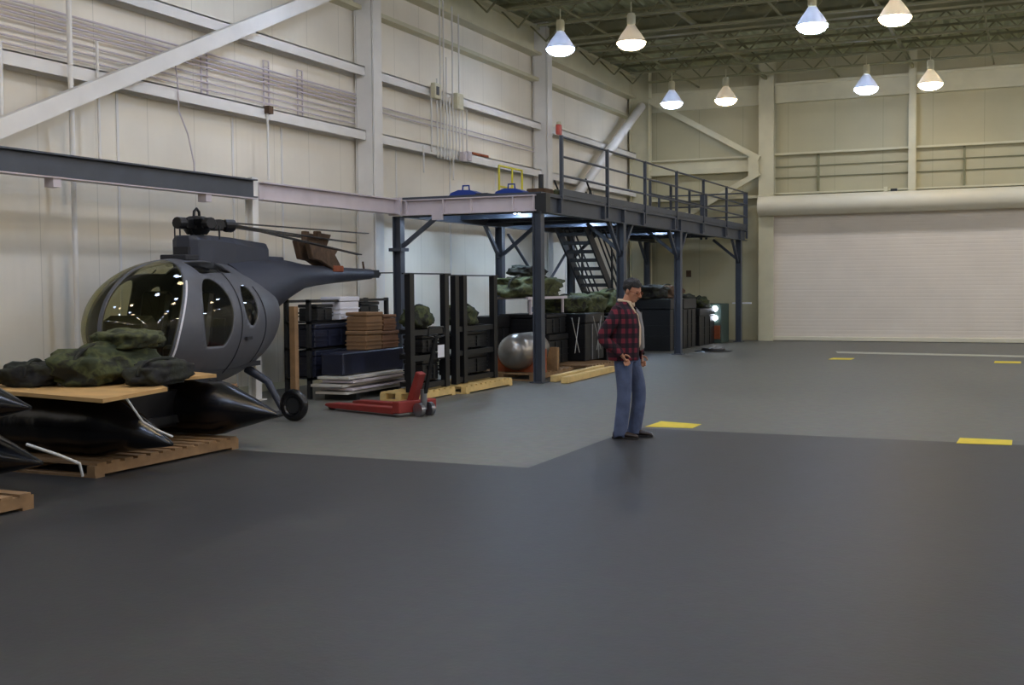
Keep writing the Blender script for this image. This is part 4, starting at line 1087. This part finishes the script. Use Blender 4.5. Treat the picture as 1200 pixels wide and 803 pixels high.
# hair
hr = MB()
hh = MB(); ball(hh, (-.014, 0, .042), (.106, .085, .100), 24)
hv = []
for p in hh.v:
    x, y, z = p; 
    cut = .055 if x > .02 else (.0 if x > -.03 else -.06)
    q = Vector(p) + Vector((noise.noise(Vector(p) * 30), noise.noise(Vector(p) * 31 + Vector((5, 0, 0))), noise.noise(Vector(p) * 29))) * .012
    if z < cut: 
        k_ = .82; q = Vector((x * k_ - .008, y * k_, max(z, cut - .02)))
    hv.append(hp(q))
hr.add(hv, hh.f); hr.build('hair', MAT['hair'], pr, smooth=True)
g = MB()
for s in (-1, 1):
    g.tube([hp((.106, s * .032 + .02 * math.cos(a), -.002 + .015 * math.sin(a))) for a in [2 * PI * k / 16 for k in range(16)]], .0025, 6, closed=True)
    g.tube([hp((.104, s * .052, .0)), hp((.04, s * .078, .002)), hp((-.02, s * .082, .0))], .0025, 6)
g.tube([hp((.108, -.012, 0)), hp((.112, 0, .002)), hp((.108, .012, 0))], .0025, 6)
g.build('spectacles', MAT['orange'], pr, smooth=True)
e = MB()
for s in (-1, 1): ball(e, tuple(hp((.083, s * .032, -.003))), .011, 8)
e.build('eyes', MAT['black'], pr, smooth=True)
m = MB(); ball(m, tuple(hp((.101, 0, -.050))), (.010, .024, .006), 10); m.build('moustache', MAT['hair'], pr, smooth=True)
# jeans
j = MB()
limb(j, [(-.005, -.08, .96), (.0, -.095, .80), (.012, -.11, .49), (-.03, -.115, .09), (-.03, -.115, .045)], [(.115, .115), (.105, .10), (.078, .078), (.078, .075), (.085, .08)], 18, 6)
limb(j, [(-.005, .08, .96), (.04, .095, .80), (.115, .11, .49), (.065, .112, .09), (.06, .112, .045)], [(.115, .115), (.105, .10), (.078, .078), (.078, .075), (.085, .08)], 18, 6)
vstack(j, [(.84, -.005, 0, .12, .17), (.92, -.01, 0, .135, .185), (1.0, -.005, 0, .13, .175), (1.03, 0, 0, .125, .17)])
jo = j.build('jeans', MAT['jeans'], pr, smooth=True)
rm = jo.modifiers.new('unify', 'REMESH'); rm.mode = 'VOXEL'; rm.voxel_size = .009; rm.use_smooth_shade = True
# shirt
s_ = MB(); vstack(s_, [(.93, .0, 0, .13, .165), (1.05, .02, 0, .145, .17), (1.2, .025, 0, .142, .175), (1.34, .01, 0, .125, .17), (1.42, .0, 0, .085, .115), (1.475, .012, 0, .066, .068)])
s_.build('shirt', MAT['cream_shirt'], pr, smooth=True)
# jacket: torso shell open in front plus sleeves
jk = MB(); n = 40
secs = [(.86, -.01, 0, .17, .215), (.93, -.015, 0, .18, .22), (1.08, -.015, 0, .185, .215), (1.22, -.01, 0, .18, .22), (1.34, -.01, 0, .155, .225), (1.40, -.012, 0, .12, .20), (1.445, -.015, 0, .09, .13), (1.49, -.012, 0, .078, .085)]
gap = .62
rows = []
for i in range(len(secs) - 1):
    for q in range(4):
        t = q / 4; a = secs[i]; c = secs[i + 1]; rows.append([a[k] + (c[k] - a[k]) * t for k in range(5)])
rows.append(list(secs[-1]))
vs = []; fs = []
for r, (z, cx, cy, rx, ry) in enumerate(rows):
    g0 = gap - .25 * (z - 1.1)
    for k in range(n + 1):
        an = g0 * .55 + .12 + (2 * PI - g0 * 1.0 - .0 - .12) * k / n - .0
        fold = 1 + .02 * math.sin(an * 9 + z * 12) + .015 * noise.noise(Vector((an * 2, z * 9, 0)))
        vs.append((cx + rx * fold * math.cos(an), cy + ry * fold * math.sin(an), z))
for r in range(len(rows) - 1):
    for k in range(n): fs.append((r * (n + 1) + k, r * (n + 1) + k + 1, (r + 1) * (n + 1) + k + 1, (r + 1) * (n + 1) + k))
jk.add(vs, fs)
jo = jk.build('jacket', MAT['plaid'], pr, smooth=True); so = jo.modifiers.new('t', 'SOLIDIFY'); so.thickness = .012; so.offset = 1
for nm, S, E_, W in (('sleeve', RS, RE, RW), ('sleeve', LS, LE, LW)):
    m = MB(); d1 = (E_ - S).normalized()
    limb(m, [S + Vector((.0, .04 if S.y < 0 else -.04, .02)), S.lerp(E_, .35), E_, E_.lerp(W, .6), W + (W - E_).normalized() * .005], [.082, .078, .066, .055, .048], 18, 6)
    m.v = [tuple(Vector(p) * 1.0 + Vector((noise.noise(Vector(p) * 14), noise.noise(Vector(p) * 15 + Vector((3, 0, 0))), 0)) * .008) for p in m.v]
    m.build(nm, MAT['plaid'], pr, smooth=True)
m = MB(); m.tube([(.06 - .0, -.075, 1.49), (.115, -.07, 1.40), (.15, -.06, 1.25), (.165, -.05, 1.1)], .012, 8); m.build('collar_edge', MAT['cream_shirt'], pr, smooth=True)
m = MB(); m.prism([(.08, 1.44), (.145, 1.36), (.175, 1.2), (.18, .98), (.13, .95), (.12, 1.2)], lambda x, z: (x, .075, z), lambda x, z: (x + .01, .10, z)); m.build('jacket_lining', MAT['lining'], pr, bevel=.01)
m = MB(); m.tube([(.07, -.06, 1.485), (.09, 0, 1.455), (.07, .07, 1.485), (-.05, .075, 1.51), (-.08, 0, 1.515), (-.05, -.075, 1.51)], .016, 8, closed=True); m.build('collar', MAT['cream_shirt'], pr, smooth=True)
MB().tube([(.125 * math.cos(a) - .002, .172 * math.sin(a), 1.0) for a in [2 * PI * k / 32 for k in range(32)]], .014, 8, closed=True).build('belt', MAT['shoe'], pr, smooth=True)
for x, y in ((-.03, -.115), (.065, .112)):
    m = MB()
    rr = []
    for tx, w, h in ((-.085, .02, .05), (-.075, .033, .075), (-.04, .037, .095), (.0, .038, .095), (.05, .04, .075), (.10, .045, .055), (.15, .042, .045), (.185, .028, .035), (.2, .01, .025)):
        rr.append([(x + tx, y + w * math.cos(2 * PI * k / 14), .016 + (h / 2) * (1 + math.sin(2 * PI * k / 14))) for k in range(14)])
    m.rings(rr, 14); m.build('shoe', MAT['shoe'], pr, smooth=True)
    so_ = MB(); so_.prism([(x - .09, -.03), (x - .05, -.042), (x + .08, -.048), (x + .16, -.044), (x + .205, -.015), (x + .205, .015), (x + .16, .044), (x + .08, .048), (x - .05, .042), (x - .09, .03)], lambda p, q: (p, y + q, 0.001), lambda p, q: (p, y + q, .024)); so_.build('sole', MAT['sole'], pr)

# ------------------------------------------------------------------ world, camera, view
w = bpy.data.worlds.new('World'); SC.world = w; w.use_nodes = True
w.node_tree.nodes['Background'].inputs[0].default_value = (.5, .55, .6, 1); w.node_tree.nodes['Background'].inputs[1].default_value = .02
cam = bpy.data.cameras.new('Camera'); co = bpy.data.objects.new('Camera', cam); COL.objects.link(co); SC.camera = co
F_, yaw, pit, roll = 1364.6, .42227, .0487, -.008487
fw = Vector((-math.sin(yaw) * math.cos(pit), math.cos(yaw) * math.cos(pit), -math.sin(pit)))
r = Vector((math.cos(yaw), math.sin(yaw), 0)); u = r.cross(fw)
r2 = r * math.cos(roll) + u * math.sin(roll); u2 = -r * math.sin(roll) + u * math.cos(roll)
M_ = Matrix((r2, u2, -fw)).transposed().to_4x4(); M_.translation = Vector((0, 0, 1.68))
co.matrix_world = M_
cam.sensor_fit = 'HORIZONTAL'; cam.sensor_width = 36; cam.lens = F_ * 36 / 1200; cam.clip_end = 200
vs_ = SC.view_settings; vs_.view_transform = 'Standard'; vs_.look = 'None'; vs_.gamma = 1; vs_.use_curve_mapping = False
vs_.exposure = 1.4
SC.cycles.use_denoising = True
SC.cycles.max_bounces = 6; SC.cycles.diffuse_bounces = 4; SC.cycles.glossy_bounces = 3; SC.cycles.transparent_max_bounces = 12
SC.cycles.sample_clamp_indirect = 6
